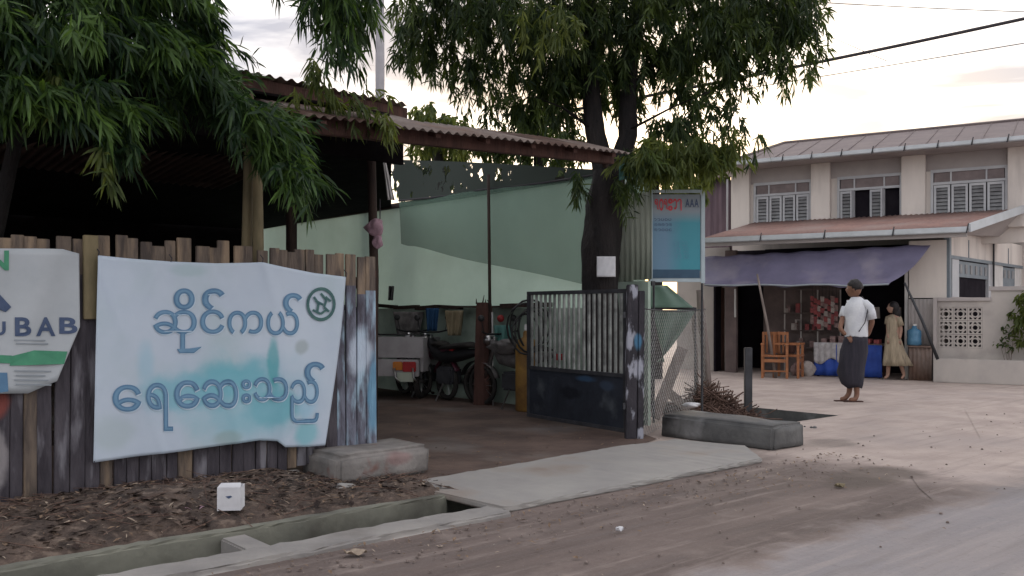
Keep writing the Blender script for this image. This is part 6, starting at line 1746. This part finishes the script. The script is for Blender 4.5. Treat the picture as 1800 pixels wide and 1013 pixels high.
scatter(700, fb, 'dryleaf', 'fallen_leaves', (.006, .035), 1, .35)
scatter(700, fb, 'bank', 'crumbled_leaves', (.01, .04), 21, .6)
scatter(260, fb, 'straw', 'pale_litter', (.006, .04), 2, .18)
scatter(500, fb, 'darkwood', 'rotting_leaves', (.02, .05), 6, .5)
def fv(rd): return rd.uniform(-3, 3.5), -1.9 - abs(rd.gauss(0, .45)), .01
scatter(420, fv, 'dryleaf', 'verge_leaves', (.008, .026), 3)
scatter(120, fv, 'straw', 'verge_chips', (.006, .022), 4, .3)
def fy(rd): u = rd.uniform(-.1, 3); return u, -.65 + abs(rd.gauss(0, 1.2)), .009
scatter(200, fy, 'dryleaf', 'yard_leaves', (.008, .025), 5)
def fr_(rd): return rd.uniform(-1, 12), rd.uniform(-6, -1.6), .008
scatter(160, fr_, 'verge' if False else 'dryleaf', 'road_leaves', (.006, .018), 8)
# twigs on the bank
mb = MB(); rd = random.Random(12)
for i in range(160):
    u_, v_, z_ = fb(rd); a_ = rd.uniform(0, 3.14); l_ = rd.uniform(.05, .16); p_ = S(u_, v_, z_ + .012); d_ = Vector((math.cos(a_), math.sin(a_), rd.uniform(-.1, .25))) * l_
    mb.tube([p_ - d_, p_ + d_], [.003, .0015], 4)
kind(mb.build('twigs', 'stick'), 'stuff')
# pebbles
mb = MB()
for i in range(500):
    u_, v_, z_ = (fv(rd) if rd.random() < .6 else fr_(rd)); r_ = rd.uniform(.004, .013); c_ = S(u_, v_, .008)
    mb.rings([[c_ + Vector((math.cos(a_) * r_ * s_, math.sin(a_) * r_ * s_, z)) for a_ in (0, 1.3, 2.4, 3.7, 5)] for z, s_ in ((-.002, 1), (r_ * .5, .8), (r_ * .8, .3))])
kind(mb.build('pebbles', 'soilstone'), 'stuff')
# white box
u_, v_ = -1.66, -.98
bz = bank_z(u_, v_)
bxo = thing('white_box', S(u_, v_, bz), 'small white open carton lying on the rubbish bank by the drain', 'carton', rz=R(6))
def Tb(x, y, z): return basis(bxo) @ Vector((x, y, z))
s_ = .068; th = .004
for nm, args in (('front', (-s_, s_, -s_, -s_ + th, 0, .135)), ('back', (-s_, s_, s_ - th, s_, 0, .135)), ('side', (-s_, -s_ + th, -s_ + th, s_ - th, 0, .135)), ('side', (s_ - th, s_, -s_ + th, s_ - th, 0, .135)), ('bottom', (-s_ + th, s_ - th, -s_ + th, s_ - th, .0, th))):
    MB().box(Tb, *args).build(nm + '_panel', 'paper', bxo)
MB().prism([Tb(-s_, -s_, .135), Tb(s_, -s_, .135), Tb(s_ - .01, -s_ + .07, .15), Tb(-s_ + .01, -s_ + .07, .15)], Vector((0, 0, .003))).build('flap', 'paper', bxo)
MB().prism([Tb(-.02, -s_ - .002, .085), Tb(.012, -s_ - .002, .09), Tb(.02, -s_ - .002, .082), Tb(.0, -s_ - .002, .072)], Vector((0, -.001, 0))).build('print_mark', 'inknavy', bxo)
# broken slabs and paper
for i, (px, py, r_, lab) in enumerate(((603, 866, .085, 'pale broken concrete chunk in front of the footing block'), (645, 876, .05, 'smaller broken concrete chunk nearer the drain end'))):
    c_ = G(px, py + 6); crumple_o = crumple('concrete_chunk', c_ + Vector((0, 0, r_ * .5)), r_, 'slab', None, 40 + i, n=5, sx=1.3, sz=.55, jit=.5)
    crumple_o.data.polygons.foreach_set('use_smooth', [False] * len(crumple_o.data.polygons)); tag(crumple_o, lab, 'rubble', 'broken concrete chunks')
def flat_litter(px, py, l_, w_, m_, lab, z=.015, name='paper_scrap', rz=.2):
    c_ = G(px, py); rd = random.Random(int(px)); 
    def fn(a_, b_): 
        x = (a_ - .5) * l_ * (1 - .5 * abs(b_ - .5)); y = (b_ - .5) * w_
        return c_ + Vector((x * math.cos(rz) - y * math.sin(rz), x * math.sin(rz) + y * math.cos(rz), z + .012 * math.sin(a_ * 7 + b_ * 5) + .01))
    o = MB().grid(fn, 8, 6).build(name, m_, None, smooth=True, solid=.002); return tag(o, lab, 'litter')
flat_litter(625, 979, .12, .06, 'straw', 'pale flat scrap lying on the brown verge near the drain')
flat_litter(1089, 938, .05, .02, 'paper', 'tiny white scrap lying alone on the brown verge')
flat_litter(340, 922, .14, .09, 'pink', 'pinkish scrap left of the white carton', z=.09)
flat_litter(362, 917, .10, .07, 'greycloth', 'grey plastic scrap touching the white carton', z=.09)
flat_litter(10, 916, .12, .05, 'yellow', 'yellow scrap at the foot of the fence below the poster', z=.03)
flat_litter(1476, 858, .08, .05, 'tan', 'tan leaf scrap on the dark patch of the street', z=.01)
flat_litter(420, 838, .1, .04, 'ink2', 'pale blue scrap at the foot of the banner', z=.12)
